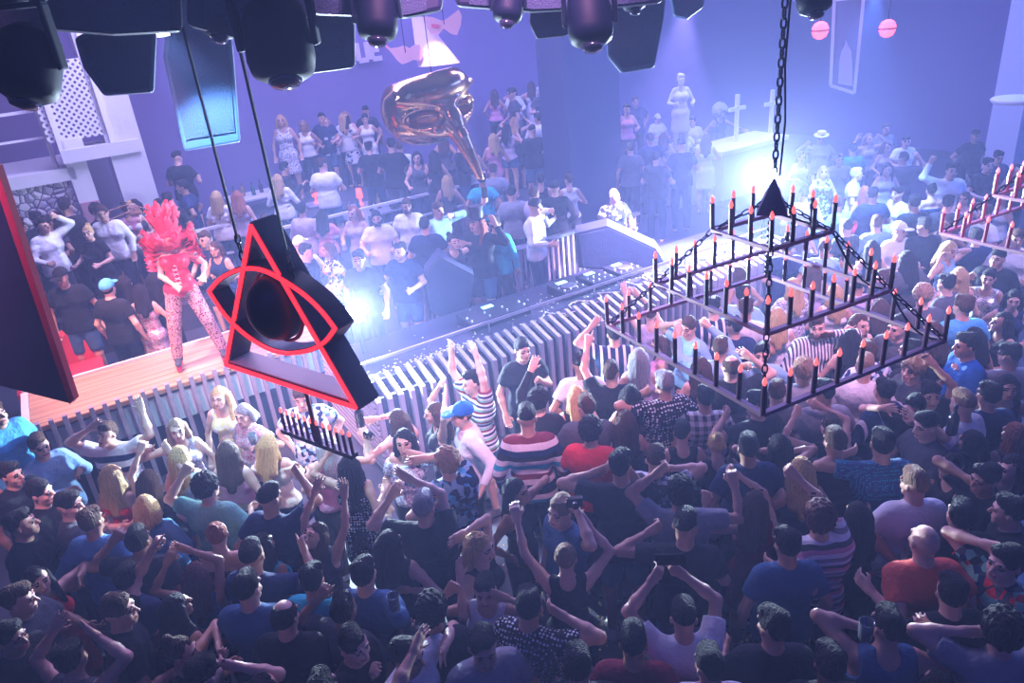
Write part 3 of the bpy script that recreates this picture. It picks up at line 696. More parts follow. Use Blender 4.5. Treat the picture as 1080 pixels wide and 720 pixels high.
# small framed notice on the short post
o = uvbox(MB(), u1+.03, u1+.27, VF-.1, VF-.06, 2.0, 2.3).obj('notice_frame', mat('notice', (.55, .3, .35), .6)); tag(o, 'small dark framed notice on the white post by the stones', 'notice')
# white box podium
P = un(215, 205, 1.2); u, v = UV(P)
r = empty('white_podium', W(u, v, .4)); tag(r, 'white boxy podium with flat top left of the cables', 'podium'); bpy.context.view_layer.update()
part(r, 'base', uvbox(MB(), u-.75, u+.75, v, v+.9, .4, 1.45), whitep); part(r, 'top', uvbox(MB(), u-.8, u+.8, v-.05, v+.95, 1.45, 1.53), wrail, bevel=.01)
# altar-like white counter in the bright glare
P = un(800, 205, .4); u, v = UV(P)
r = empty('white_altar', W(u, v, .4)); tag(r, 'white altar-like counter with a cross in the bright glare', 'altar'); bpy.context.view_layer.update()
part(r, 'base', uvbox(MB(), u-.8, u+.8, v+.2, v+.9, .4, 1.3), whitep); part(r, 'top', uvbox(MB(), u-.95, u+.95, v+.1, v+1.0, 1.3, 1.4), wrail, bevel=.02)
m = uvbox(MB(), u-.15, u-.08, v+.5, v+.56, 1.4, 2.3); uvbox(m, u-.33, u+.1, v+.5, v+.56, 2.0, 2.07); part(r, 'cross', m, wrail)
m = uvbox(MB(), u+.85, u+.92, v+.5, v+.56, 1.4, 2.25); uvbox(m, u+.68, u+1.1, v+.5, v+.56, 1.95, 2.02); part(r, 'cross', m, wrail)
# ------------------------------------------------------------------ chandeliers
IRON = mat('chandelier_iron', (.42, .25, .33), .42, .25); CANDLE = mat('candle_wax', (.09, .012, .06), .35); BULB = mat('flame_bulb', (1, .45, .45), .15, emit=(1, .13, .1), es=2.2)
CANLIT = mat('candle_redlit', (.35, .02, .1), .35); FIL = mat('filament', (1, .5, .3), .2, emit=(1, .55, .3), es=14)  # redder candle copy, the red light on it put into the colour
CHN = mat('chain_steel', (.02, .02, .035), .35, .9)
def chain_mb(a, b, ll=.055, r=.0045, w=.013):
    a, b = Vector(a), Vector(b); L = (b-a).length; n = max(1, int(L/(ll*.78))); d = (b-a)/L; mb = MB()
    x = d.orthogonal().normalized(); y = d.cross(x)
    for i in range(n):
        c = a+d*L*(i+.5)/n; s = x if i % 2 else y; pts = []
        for k in range(10):
            t = 2*PI*k/10; pts.append(c+s*w*math.cos(t)+d*(ll/2)*math.sin(t))
        mb.tube(pts, r, 5, closed=True)
    return mb
bulb_me = None
def chandelier(cx, cy, z0, yaw, label, ztop, candm, sc=1.0):
    root = empty('candle_chandelier', (cx, cy, z0)); tag(root, label, 'chandelier', 'tiered candle chandeliers'); bpy.context.view_layer.update()
    tiers = [(.962*sc, 0, 8), (.652*sc, .297*sc, 6), (.323*sc, .637*sc, 3)]; C = []
    cme = MB().lathe([(.0135*sc, 0), (.0145*sc, .004), (.0135*sc, .01), (.0135*sc, .150*sc), (.010*sc, .153*sc)], n=10).obj('candle', candm, smooth=False)
    bme = MB().lathe([(.004*sc, 0), (.011*sc, .012*sc), (.0125*sc, .02*sc), (.009*sc, .034*sc), (.003*sc, .046*sc), (.0005, .05*sc)], (0, 0, .151*sc), 10).obj('flame_bulb', BULB, smooth=True)
    CDM, BDM = cme.data, bme.data; bpy.data.objects.remove(cme); bpy.data.objects.remove(bme)
    for a, dz, n in tiers:
        cs = [v3(cx+a*math.cos(yaw+k*PI/2), cy+a*math.sin(yaw+k*PI/2), z0+dz) for k in range(4)]; C.append(cs); m = MB()
        for k in range(4): m.bar(cs[k], cs[(k+1) % 4], .028*sc, .022*sc)
        part(root, 'tier_frame', m, IRON)
        for k in range(4):
            for i in range(n):
                p = cs[k]+(cs[(k+1) % 4]-cs[k])*i/n; c = link('candle', CDM, root); c.location = p-v3(cx, cy, z0)+v3(0, 0, .01*sc)
                c.rotation_euler = (random.uniform(-.02, .02), random.uniform(-.02, .02), 0)
                b = link('flame_bulb', BDM, c)
    cs = [v3(cx+.045*math.cos(yaw+k*PI/2+PI/4)*2.6*sc, cy+.045*math.sin(yaw+k*PI/2+PI/4)*2.6*sc, z0+.70*sc+.05) for k in range(4)]; ap = v3(cx, cy, z0+.93*sc+.02)
    m = MB(); m.add([*cs, ap], [(0, 1, 2, 3), (1, 0, 4), (2, 1, 4), (3, 2, 4), (0, 3, 4)]); part(root, 'pyramid_hub', m, mat('hub_metal', (.07, .03, .06), .3, .5))
    for k in range(4):
        part(root, 'chain', chain_mb(ap-v3(0, 0, .12), C[2][k]), CHN); part(root, 'chain', chain_mb(C[2][k], C[1][k]), CHN); part(root, 'chain', chain_mb(C[1][k], C[0][k]), CHN)
    part(root, 'suspension_chain', chain_mb(ap, (cx, cy, ztop), .06, .006, .014), CHN)
    q = [ap+v3(.03, 0, z) for z in np.linspace(0, ztop-ap[2], 12)]; part(root, 'power_cable', MB().tube([p+v3(.012*math.sin(i*2), .0, 0) for i, p in enumerate(q)], .006), CHN)
    pts = [C[2][0]*(1-t)+C[1][0]*t+v3(0, 0, -.1*math.sin(t*PI)) for t in np.linspace(0, 1, 10)]+[C[1][0]*(1-t)+C[0][0]*t+v3(.0, 0, -.09*math.sin(t*PI)) for t in np.linspace(0, 1, 10)][1:]
    part(root, 'power_cable', MB().tube([ap+v3(0, 0, -.2), *pts], .006), CHN)
    return root, C
chandelier(1.529, 4.011, 2.5, -.349, 'large three-tier square chandelier of dark candles over the crowd', 6.6, CANDLE)
# second one: match its left corner
P = un(992, 246, 2.6); a = .962*.95
chandelier(P[0]-a*math.cos(-.349+PI), P[1]-a*math.sin(-.349+PI), 2.6, -.349, 'candle chandelier with red-lit candles cut off by the right edge', 6.6, CANLIT, .95)
# ------------------------------------------------------------------ triangle sign with the eye
z0 = 2.45
A0 = un(239, 385, z0); B0 = un(376, 429, z0); HX = nrm(B0-A0); NB = np.cross(HX, v3(0, 0, 1)); NB = NB if NB@v3(0, 1, 0) > 0 else -NB
def onp(x, y, O=A0, Nn=NB): d = ray(x, y); t = ((O-CO)@Nn)/(d@Nn); return CO+d*t
sg = empty('eye_triangle_sign', tuple((A0+B0)/2)); tag(sg, 'hanging triangle sign outlined in red neon around a dark eyeball', 'hanging sign'); bpy.context.view_layer.update()
BOX = mat('sign_box', (.03, .012, .05), .35); NEON = mat('red_neon', (.9, .1, .1), .4, emit=(1, .025, .04), es=2.6); BOXR = BOX
tri = [onp(266, 238), onp(376, 429), onp(239, 384)]
def frame_strip(pts, w, dep, root, nm, m, closed=True, off=0.0, inset=.0):
    mb = MB(); n = len(pts)
    for i in range(n if closed else n-1):
        a, b = pts[i], pts[(i+1) % n]; d = nrm(b-a); s = np.cross(d, NB)
        e = d*w*.3
        mb.prism([a-e-s*w/2+NB*off, b+e-s*w/2+NB*off, b+e+s*w/2+NB*off, a-e+s*w/2+NB*off], NB*dep)
    return part(root, nm, mb, m)
frame_strip(tri, .04, .16, sg, 'triangle_frame', BOX); frame_strip(tri, .022, .014, sg, 'neon_tube', NEON, off=-.016)
def arc(P0, n=8):
    out = []
    P0 = [np.array(p, float) for p in P0]
    for i in range(len(P0)-1):
        p0 = P0[max(i-1, 0)]; p1 = P0[i]; p2 = P0[i+1]; p3 = P0[min(i+2, len(P0)-1)]
        for k in range(n):
            t = k/n; out.append(.5*((2*p1)+(-p0+p2)*t+(2*p0-5*p1+4*p2-p3)*t*t+(-p0+3*p1-3*p2+p3)*t**3))
    return out+[P0[-1]]
up = arc([(223, 306), (236, 292), (256, 283), (277, 283), (299, 293), (323, 309), (342, 327), (356, 345)], 4); low = arc([(356, 345), (345, 359), (328, 368), (305, 371), (285, 366), (262, 352), (240, 331), (223, 306)], 4)
eye = [onp(*p) for p in up[:-1]]+[onp(*p) for p in low[:-1]]
frame_strip(eye, .032, .12, sg, 'eye_frame', BOX, off=-.01); frame_strip(eye, .021, .014, sg, 'neon_tube', NEON, off=-.026)
ec = onp(291, 324)+NB*.02
F = Field(ec-.27, ec+.27, .012); Rm = np.stack([HX, NB, v3(0, 0, 1)], 1); F.ell(ec, (.185, .14, .205), k=0, R=Rm.T)
V, Q = F.surf(); o = link('eyeball', mesh('eyeball', V, Q, mat('eyeball_dark', (.012, .008, .03), .35), smooth=True)); keep(o, sg)
ring = [ec-NB*.0+HX*.195*math.cos(t)+v3(0, 0, .215)*math.sin(t) for t in np.linspace(0, 2*PI, 40)[:-1]]
part(sg, 'eye_ring', MB().tube(ring, .012, 6, closed=True), mat('ring_red', (.35, .03, .05), .3))
a, b = tri[2]+v3(0, 0, .025), tri[1]+v3(0, 0, .025)
part(sg, 'shelf_board', MB().prism([a+HX*.04, b-HX*.06, b-HX*.06+NB*.16, a+HX*.04+NB*.16], (0, 0, .008)), mat('board_lit_cream', (.8, .72, .6), .6))  # pale painted plank; cream also puts the light on its top into colour
# candle rack under it
c0 = onp(309, 406)+NB*.08; rk = onp(286, 459)+NB*.08, onp(359, 484)+NB*.08
mid = (rk[0]+rk[1])/2; mid = v3(c0[0], c0[1], mid[2]); half = nrm(rk[1]-rk[0])*np.linalg.norm(rk[1]-rk[0])/2; half[2] = 0
part(sg, 'rack_rod', MB().bar(c0, mid, .022, .022, up=(0, 1, 0)), mat('rod_red', (.2, .02, .06), .3, .5)); part(sg, 'candle_rack', MB().bar(mid-half, mid+half, .055, .03), BOX)
for i in range(12):
    p = mid+half*(-.96+1.92*i/11)+v3(0, 0, .015)
    c = part(sg, 'candle', MB().lathe([(.0105, 0), (.0105, .115), (.008, .12)], p, 8), CANDLE)
    b = MB().lathe([(.004, 0), (.0115, .012), (.012, .02), (.008, .036), (.001, .045)], p+v3(0, 0, .118), 8).obj('flame_bulb', BULB, smooth=True); keep(b, c)
for k, (x, y) in enumerate(((254, 284), (305, 298))):
    q = onp(x, y)+NB*.03
    o = MB(); o.tube([q+v3(0, 0, .18), (q[0], q[1], 6.6)], .009); cb = chain_mb(q, q+v3(0, 0, .2), .06, .006, .015)
    part(sg, 'shackle_chain', cb, CHN); part(sg, 'hanging_cable', o, mat('cable_black', (.006, .006, .012), .5))
# dark panel at the left edge: the near leg of another sign
O2 = un(72, 425, 2.55); N2 = nrm(v3(.42, .9, 0))
o2 = lambda x, y: onp(x, y, O2, N2)
pg = [o2(-260, -10), o2(-12, 175), o2(73, 425), o2(-6, 405), o2(-260, 320)]
r = empty('hanging_sign_board', tuple(O2)); tag(r, 'big dark pointed hanging panel with maroon edge at the left edge', 'hanging sign'); bpy.context.view_layer.update()
part(r, 'panel', MB().prism(pg, N2*.03), mat('panel_navy', (.012, .012, .05), .5)); part(r, 'edge', MB().prism([o2(-12, 175), o2(-4, 175), o2(78, 421), o2(73, 426)], N2*.035), mat('edge_maroon', (.3, .02, .06), .4))
m = MB()
for x, y in ((-200, 40), (-60, 150)): q = o2(x, y)+N2*.05; m.tube([q, (q[0], q[1], 6.6)], .012)
part(r, 'hanging_cable', m, mat('cable_black', (), 0))
# ------------------------------------------------------------------ gold mask
mc = ud(452, 112, 8.4); ry = math.radians(34); RZ = np.array(Matrix.Rotation(ry, 3, 'Z') @ Matrix.Rotation(-.09, 3, 'Y') @ Matrix.Rotation(.1, 3, 'X'))
F = Field((-.75, -1.25, -1.15), (.85, .6, .7), .014)
F.ell((0, .05, .0), (.55, .42, .44), k=0); F.ell((0, -.12, .22), (.46, .3, .22), k=.1)
F.cap((-.47, -.20, .20), (-.04, -.44, .09), .038, k=.03); F.cap((.47, -.20, .20), (.04, -.44, .09), .038, k=.03)
F.ell((0, .34, -.06), (.47, .5, .37), k=.01, op='s')
F.ell((0, -.36, -.04), (.1, .12, .17), k=.08); bk = [v3(.08*t, -.34-.62*t+.10*t**3, -.04-.42*t-.52*t*t) for t in np.linspace(0, 1, 9)]
for i in range(8): F.cap(bk[i], bk[i+1], .15-.0168*i, .15-.0168*(i+1), k=.09 if i < 2 else 0)
for s_ in (-1, 1):
    F.ell((s_*.27, -.38, -.03), (.20, .2, .10), k=.012, op='s')
    pts = [v3(s_*(.27+.19*math.cos(t)), -.01+.05-.42*math.sqrt(max(.05, 1-((.27+.19*math.cos(t))/.56)**2)), -.02+.115*math.sin(t)) for t in np.linspace(0, 2*PI, 21)]
    for i in range(20): F.cap(pts[i], pts[i+1], .02, k=.012)
    F.cap((s_*.46, -.1, -.15), (s_*.12, -.42, -.20), .05, k=.06)
F.plane((0, 0, -.34), (0, .45, -1)); F.plane((0, 0, .34), (0, .3, 1))
V, Q = F.surf(); V = V@RZ.T
g = link('mask_shell', mesh('mask_shell', V, Q, mat('polished_gold', (.62, .34, .17), .16, 1), smooth=True)); 
mk = empty('golden_beak_mask', tuple(mc)); tag(mk, 'giant shiny gold long-beaked carnival mask hanging over the raised crowd', 'mask sculpture'); g.parent = mk
bpy.context.view_layer.update()
part(mk, 'hanging_wire', MB().tube([mc+v3(.08, 0, .35), (mc[0]+.08, mc[1], 6.6)], .005), CHN)
# ------------------------------------------------------------------ ceiling rig
FIXM = mat('fixture_black', (.003, .006, .025), .6, spec=.15); LENS = mat('fixture_lens', (.02, .02, .05), .08, spec=1); SPK = mat('speaker_black', (.006, .01, .05), .6)
def moving_head(x, y, dep, r, label, ang=0.3, lens=None):
    c = ud(x, y, dep); root = empty('hanging_stage_light', tuple(c)); tag(root, label, 'stage light', 'stage lights on the ceiling rig'); bpy.context.view_layer.update()
    Rm = Matrix.Rotation(ang, 3, 'Y') @ Matrix.Rotation(-.5, 3, 'X')
    part(root, 'lamp_head', MB().lathe([(r*.6, -r*1.05), (r*.92, -r*.85), (r, -r*.5), (r*.98, r*.5), (r*.9, r*1.0), (r*.6, r*1.3)], c, 22, Rm), FIXM, smooth=True)
    q = np.array(Rm @ Vector((0, 0, -r*1.16)))+c
    part(root, 'lens', MB().lathe([(r*.5, 0), (r*.4, -.02), (r*.1, -.03)], q, 20, Rm), LENS, smooth=True)
    m = MB()
    for s in (-1, 1): m.bar(c+v3(s*r*1.12, 0, -.02), c+v3(s*r*1.12, 0, r*1.9), r*.2, r*.5, up=(0, 1, 0))
    m.bar(c+v3(-r*1.2, 0, r*1.9), c+v3(r*1.2, 0, r*1.9), r*.5, r*.25); part(root, 'yoke', m, FIXM, bevel=.01)
    m = MB().box(c+v3(0, 0, r*2.4), (r*2.2, r*1.6, r*.9)); part(root, 'base', m, FIXM, bevel=.02)
    part(root, 'clamp', MB().tube([c+v3(0, 0, r*2.8), (c[0], c[1], 6.6)], .03), FIXM)
    return c
for i, (x, y, d, r, a, lb) in enumerate([(30, 72, 3.2, .13, .2, 'round-backed black stage light above the left panel'), (294, 46, 3.3, .15, -.1, 'rounded black stage light between the two hanging cables'),
        (398, 18, 3.6, .10, .1, 'black stage light with shiny lens above the gold mask'), (622, 22, 3.6, .11, .0, 'rounded black stage light over the dark pillar'),
        (536, 6, 3.9, .08, .2, 'black stage light at the top edge above the raised crowd'), (232, 18, 3.7, .09, .1, 'black stage light at the top left of the first cable'),
        (858, -6, 3.9, .09, .0, 'black stage light beside the chandelier chain at the top'), (668, -4, 4.2, .07, .0, 'small dark stage light next to the purple beam')]):
    moving_head(x, y, d, r, lb, a)
def cabinet(poly, dep, thick, label, m, name='hanging_loudspeaker', bev=.02):
    pts = [ud(x, y, dep) for x, y in poly]; c = sum(pts)/len(pts)
    Nn = nrm(v3(c[0], c[1], 0)); d0 = (pts[0]-CO)@Nn
    pts = [CO+ray(x, y)*((c-CO)@Nn)/(ray(x, y)@Nn) for x, y in poly]
    root = empty(name, tuple(c)); tag(root, label, 'loudspeaker'); bpy.context.view_layer.update()
    part(root, 'cabinet', MB().prism(pts, Nn*thick), m, bevel=bev)
    s = [c+(p-c)*.86-Nn*.012 for p in pts]; part(root, 'grille', MB().prism(s, Nn*.011), mat('grille_cloth', (.025, .04, .11), .8, bump=.6, bscale=150))
    t = max(pts, key=lambda p: p[2]); m2 = MB()
    for k in (0, -1): q = c+(t-c)*.5*(1 if k else .3)+Nn*thick/2; m2.tube([(q[0], q[1], t[2]-.1), (q[0], q[1], 6.6)], .02)
    part(root, 'hanger', m2, FIXM)
SPB = mat('speaker_blue_lit', (.035, .07, .16), .5)  # bluer cabinet copy, blue light on the boxes put into its colour
cabinet([(78, 40), (88, 72), (110, 102), (163, 98), (166, 34), (120, 20)], 4.0, .5, 'dark angular loudspeaker beside the orange lit bar', SPB)
cabinet([(172, 60), (180, -20), (240, -25), (254, 150), (194, 160)], 5.2, .6, 'tall blue-lit loudspeaker behind the first hanging cable', SPB)
cabinet([(318, 5), (374, 0), (375, 68), (372, 72), (320, 79)], 4.4, .45, 'squarish dark loudspeaker right of the hanging cables', SPK)
cabinet([(560, -8), (598, -8), (600, 38), (566, 42), (558, 25)], 4.6, .4, 'small dark loudspeaker to the left above the pillar', SPK)
cabinet([(640, -20), (704, -20), (700, 20), (690, 72), (655, 78), (640, 60)], 5.4, .5, 'large dark faceted loudspeaker in front of the pillar top', SPB)
cabinet([(703, -20), (745, -20), (742, 8), (725, 21), (710, 18)], 5.8, .4, 'faceted loudspeaker under the purple-white beam', SPB)
cabinet([(-40, -60), (190, -60), (194, 34), (120, 38), (60, 33), (-40, 45)], 3.5, .25, 'wide black rig box across the top left corner', SPK, bev=.03)
cabinet([(196, -60), (470, -60), (468, 12), (430, 20), (330, 16), (300, 30), (250, 42), (196, 28)], 3.7, .7, 'black rig box across the top behind the lens light', SPK, bev=.03)
cabinet([(474, -70), (700, -70), (700, 4), (640, 10), (560, 14), (480, 8)], 3.9, .7, 'black rig box across the top over the pillar', SPK, bev=.03)
# orange lit bar
c = ud(150, 37, 4.6); root = empty('light_bar', tuple(c)); tag(root, 'glowing white and orange bar light above the blue-lit loudspeaker', 'light'); bpy.context.view_layer.update()
a, b = ud(126, 40, 4.6), ud(176, 35, 4.6)
part(root, 'housing', MB().bar(a+v3(0, 0, .05), b+v3(0, 0, .05), .12, .06), FIXM); part(root, 'diffuser', MB().bar(a, b, .08, .03), mat('bar_glow', (1, 1, 1), .5, emit=(1, .86, .75), es=9))
part(root, 'hanger', MB().tube([(a+b)/2, ((a+b)/2)[:2].tolist()+[6.6]], .015), FIXM)
# wall lanterns
for x, y, lb in ((865, 32, 'round red lantern left of the framed picture'), (936, 30, 'round red lantern right of the framed picture')):
    c = ud(x, y, 11.5); o = MB().lathe([(.03, -.13), (.09, -.1), (.12, -.03), (.125, .03), (.09, .1), (.03, .13)], c, 18).obj('red_lantern', mat('lantern_glow', (1, .1, .1), .5, emit=(1, .09, .1), es=3.5), smooth=True)
    root = empty('round_lantern', tuple(c)); tag(root, lb, 'lantern'); bpy.context.view_layer.update(); o.name = 'shade'; keep(o, root)
    part(root, 'cord', MB().tube([c+v3(0, 0, .12), (c[0], c[1], 6.6)], .008), CHN)
    m = MB().lathe([(.127, -.012), (.13, 0), (.127, .012)], c, 18); part(root, 'band', m, mat('band_dark', (.2, .02, .04), .5))
# framed picture / banner with pale statue figure at the right
def camvert(x, y, dep, dx=0):
    return ud(x, y, dep)
c = ud(891, 48, 12.0); Nn = nrm(v3(c[0], c[1], 0)); pp = lambda x, y: CO+ray(x, y)*((c-CO)@Nn)/(ray(x, y)@Nn)
root = empty('framed_picture', tuple(pp(900, 95))); tag(root, 'tall hanging framed picture of a pale standing figure', 'picture'); bpy.context.view_layer.update()
q = [pp(880, 0), pp(911, -4), pp(901, 98), pp(876, 90)]
part(root, 'picture_panel', MB().prism(q, Nn*.04), mat('picture_back', (.16, .14, .3), .7))
m = MB()
for i in range(4): m.bar(q[i], q[(i+1) % 4], .05, .06, up=tuple(Nn))
part(root, 'picture_frame', m, wrail)
fg = [pp(x, y) for x, y in ((884, 88), (885, 66), (887, 55), (891, 47), (892, 42), (894, 47), (898, 54), (899, 70), (899, 91))]
part(root, 'painted_figure', MB().prism(fg, -Nn*.01), mat('picture_pale', (.6, .55, .7), .7)); 
part(root, 'hanging_rods', MB().tube([q[0], (q[0][0], q[0][1], 6.6)], .02).tube([q[1], (q[1][0], q[1][1], 6.6)], .02), wrail)
# white column and cross arm at far right
P = un(1062, 190, 0); u, v = UV(P)
struct('wall_column_right', uvbox(MB(), u+.1, u+.7, v, v+.6, 0, 6.6), whitep)
o = MB().lathe([(.05, 0), (.28, .03), (.3, .06), (.28, .08)], ud(1072, 110, 9.3), 20).obj('wall_shelf', wrail, smooth=True); tag(o, 'round pale shelf on the white column at right', 'shelf')
# letters on the back wall
LT = mat('letter_white', (.75, .65, .85), .6)
uu, zz = onv(376, 62, VB+.2); HL = onv(404, 45, VB+.2); hgt = .42
root = empty('wall_lettering', W(uu, VB+.2, zz)); tag(root, 'pale letters LUE on the violet back wall above the crowd', 'lettering'); bpy.context.view_layer.update()
def stroke(u0, z0, u1, z1, m, t=.09): m.bar(W(u0, VB+.27, z0), W(u1, VB+.27, z1), .05, t, up=(0, 0, 1)) if abs(u1-u0) > abs(z1-z0) else m.bar(W(u0, VB+.27, z0), W(u1, VB+.27, z1), t, .05, up=tuple(EV.tolist()+[0]))
z1 = HL[1]+.05; z0_ = zz-.05; du = (HL[0]-uu)/2.2
for k, ch in enumerate('LUE'):
    a = uu+(k-.75)*du*1.05; w = du*.72; m = MB()
    stroke(a, z0_, a, z1, m)
    if ch == 'L': stroke(a, z0_, a+w, z0_, m)
    if ch == 'U': stroke(a+w, z0_, a+w, z1, m); stroke(a, z0_, a+w, z0_, m)
    if ch == 'D': stroke(a+w, z0_+.08, a+w, z1-.08, m); stroke(a, z0_, a+w*.85, z0_, m); stroke(a, z1, a+w*.85, z1, m)
    if ch == 'E': stroke(a, z0_, a+w, z0_, m); stroke(a, z1, a+w, z1, m); stroke(a, (z0_+z1)/2, a+w*.8, (z0_+z1)/2, m)
    part(root, 'letter', m, LT)
# pink cone drape and pink paper cutouts by the back wall
PK = mat('pink_card', (.8, .4, .45), .7); PKR = mat('pink_red', (.85, .1, .2), .6); CNW = mat('cone_cloth', (.9, .72, .75), .7, bump=.4, bscale=6)
dd = 12.5
def cut(poly, dep, th=.05):
    c = sum(ud(x, y, dep) for x, y in poly)/len(poly); Nn = nrm(v3(c[0], c[1], 0)); return MB().prism([CO+ray(x, y)*((c-CO)@Nn)/(ray(x, y)@Nn) for x, y in poly], Nn*th)
ap = ud(440, 18, dd); bb = ud(463, 68, dd); root = empty('cone_drape', tuple(bb)); tag(root, 'pale pink pointed cone drape above the gold mask', 'drape'); bpy.context.view_layer.update()
mb = MB(); ax = bb-ap; n = 20; vs = [ap+v3(.1*math.cos(t), .05*math.sin(t), 0) for t in np.linspace(0, 2*PI, n+1)[:-1]]+[bb+v3(.36*math.cos(t), .2*math.sin(t), 0) for t in np.linspace(0, 2*PI, n+1)[:-1]]
mb.add(vs, [(i, (i+1) % n, n+(i+1) % n, n+i) for i in range(n)]+[tuple(range(n)), tuple(range(n, 2*n))]); part(root, 'cloth', mb, CNW); part(root, 'cord', MB().tube([ap, (ap[0], ap[1], 6.6)], .01), CHN)
for poly, spot, lb in (([(446, 17), (456, 18), (466, 22), (471, 20), (484, 10), (487, 17), (486, 27), (482, 37), (476, 36), (468, 30), (462, 37), (455, 36), (450, 28)], [(455, 25), (463, 26), (463, 30), (455, 29)], 'pink bow-shaped hanging cutout right of the cone'),
        ([(405, 47), (412, 51), (420, 50), (426, 48), (432, 51), (436, 48), (442, 47), (447, 55), (444, 64), (436, 63), (430, 66), (424, 68), (419, 64), (413, 56)], [(405, 46), (409, 48), (411, 52), (407, 51)], 'pink curly hanging cutout left of the cone')):
    c = sum(ud(x, y, dd-.3) for x, y in poly)/len(poly); root = empty('paper_cutout', tuple(c)); tag(root, lb, 'decoration'); bpy.context.view_layer.update()
    part(root, 'card', cut(poly, dd-.3), PK); part(root, 'red_patch', cut(spot, dd-.33, .02), PKR); part(root, 'cord', MB().tube([c, (c[0], c[1], 6.6)], .008), CHN)
# DJ gear and monitors
def prop(name, label, cat, P, mbs, group=None):
    root = empty(name, tuple(P)); tag(root, label, cat, group); bpy.context.view_layer.update()
    for nm, mb, m in mbs: part(root, nm, mb, m)
    return root
DK = mat('gear_black', (.02, .02, .035), .35); KN = mat('knob_white', (.8, .8, .9), .4); LED = mat('led_cyan', (.2, .6, 1), .4, emit=(.3, .7, 1), es=4)
for i, (uu, lb, nm) in enumerate([(5.0, 'flat black media deck at the left of the DJ mixer', 'media_player'), (5.45, 'black DJ mixer between the media decks', 'dj_mixer'), (5.9, 'flat black media deck at the right of the DJ mixer', 'media_player'), (3.9, 'lighting control desk near the white-capped person', 'lighting_desk')]):
    v = BV+.85; P = v3(*W(uu, v, 1.0)); w = .36 if nm != 'lighting_desk' else .8
    bl = [('chassis', uvbox(MB(), uu-w/2, uu+w/2, v-.2, v+.2, 1.0, 1.1), DK)]
    m = MB()
    for k in range(8): m.lathe([(.012, 0), (.01, .02)], W(uu-w/2+.04+(w-.08)*(k % 4)/3, v-.13+.12*(k//4), 1.1), 8)
    bl.append(('knobs', m, KN)); 
    if nm == 'media_player': bl.append(('jog_wheel', MB().lathe([(.1, 0), (.1, .015), (.08, .02)], W(uu, v-.03, 1.1), 22), mat('jog', (.25, .25, .3), .3, .8)))
    bl.append(('display', uvbox(MB(), uu-.07, uu+.07, v+.1, v+.17, 1.1, 1.108), LED)); prop(nm, lb, 'DJ equipment', P, bl)
def wedge(poly, dep, th, lb): 
    c = sum(ud(x, y, dep) for x, y in poly)/len(poly); prop('stage_monitor', lb, 'loudspeaker', c, [('cabinet', cut(poly, dep, th), mat('monitor_dark', (.035, .04, .09), .5)), ('grille', cut([(c_[0]*.9+px(c)[0]*.1, c_[1]*.9+px(c)[1]*.1) for c_ in poly], dep-.02, .015), mat('grille_cloth', (), 0))])
wedge([(447, 290), (462, 270), (500, 290), (497, 318), (486, 342), (455, 330)], 9.2, .35, 'dark tilted loudspeaker behind the booth below the long-haired group')
wedge([(606, 246), (640, 238), (692, 262), (700, 275), (690, 290), (640, 285), (610, 282)], 9.9, .35, 'large dark loudspeaker stack right of the slatted barrier')
# cables strewn on the counter
rr = random.Random(4); CB = mat('cable_pale', (.7, .65, .55), .5)
for k in range(7):
    u0 = 4.3+k*.55; pts = []
    for t in range(16): pts.append(W(u0+t*.05+.05*math.sin(t*1.1+k), BV+.42+.12*math.sin(t*.7+k*2)+.02*k % .1, 1.01+.004*k))
    o = MB().tube(pts, .008, 6).obj('cable', CB if k % 2 else KN, smooth=True); tag(o, 'pale cable snaking over the DJ booth counter', 'cable', 'cables on the booth counter')
# confetti
def confetti(name, label, rects, m, parent=None):
    vs, fs = [], []; r = random.Random(hash(name) % 100 if False else len(rects)*13)
    for (P, su, sv, n) in rects:
        for i in range(n):
            u, v = UV(P); u += r.gauss(0, su); v += r.gauss(0, sv); a = r.random()*PI; s = r.uniform(.008, .016); c, q = math.cos(a)*s, math.sin(a)*s; x, y, z = W(u, v, P[2]+.004+.012*r.random()); t = r.uniform(-.6, .6)*s
            b = len(vs); vs += [(x+c, y+q, z+t), (x-q, y+c, z), (x-c, y-q, z-t*.2), (x+q, y-c, z)]; fs.append((b, b+1, b+2, b+3))
    o = link(name, mesh(name, vs, fs, m)); tag(o, label, 'confetti', kind='stuff')
GOLD = mat('gold_foil', (.85, .6, .25), .25, .9)
confetti('gold_confetti', 'gold foil confetti scattered over the dance floor', [(un(765, 660, 0), .5, .6, 700), (un(655, 640, 0), .5, .4, 260), (un(480, 620, 0), .6, .6, 260), (un(900, 680, 0), .8, .8, 300)], GOLD)
confetti('booth_confetti', 'pale gold confetti strewn on the booth counter', [(v3(*W(2.9, BV+.45, 1.0)), .35, .07, 160), (v3(*W(4.9, BV+.7, 1.0)), 1.2, .2, 200)], mat('foil_pale', (.85, .8, .45), .4, .4))
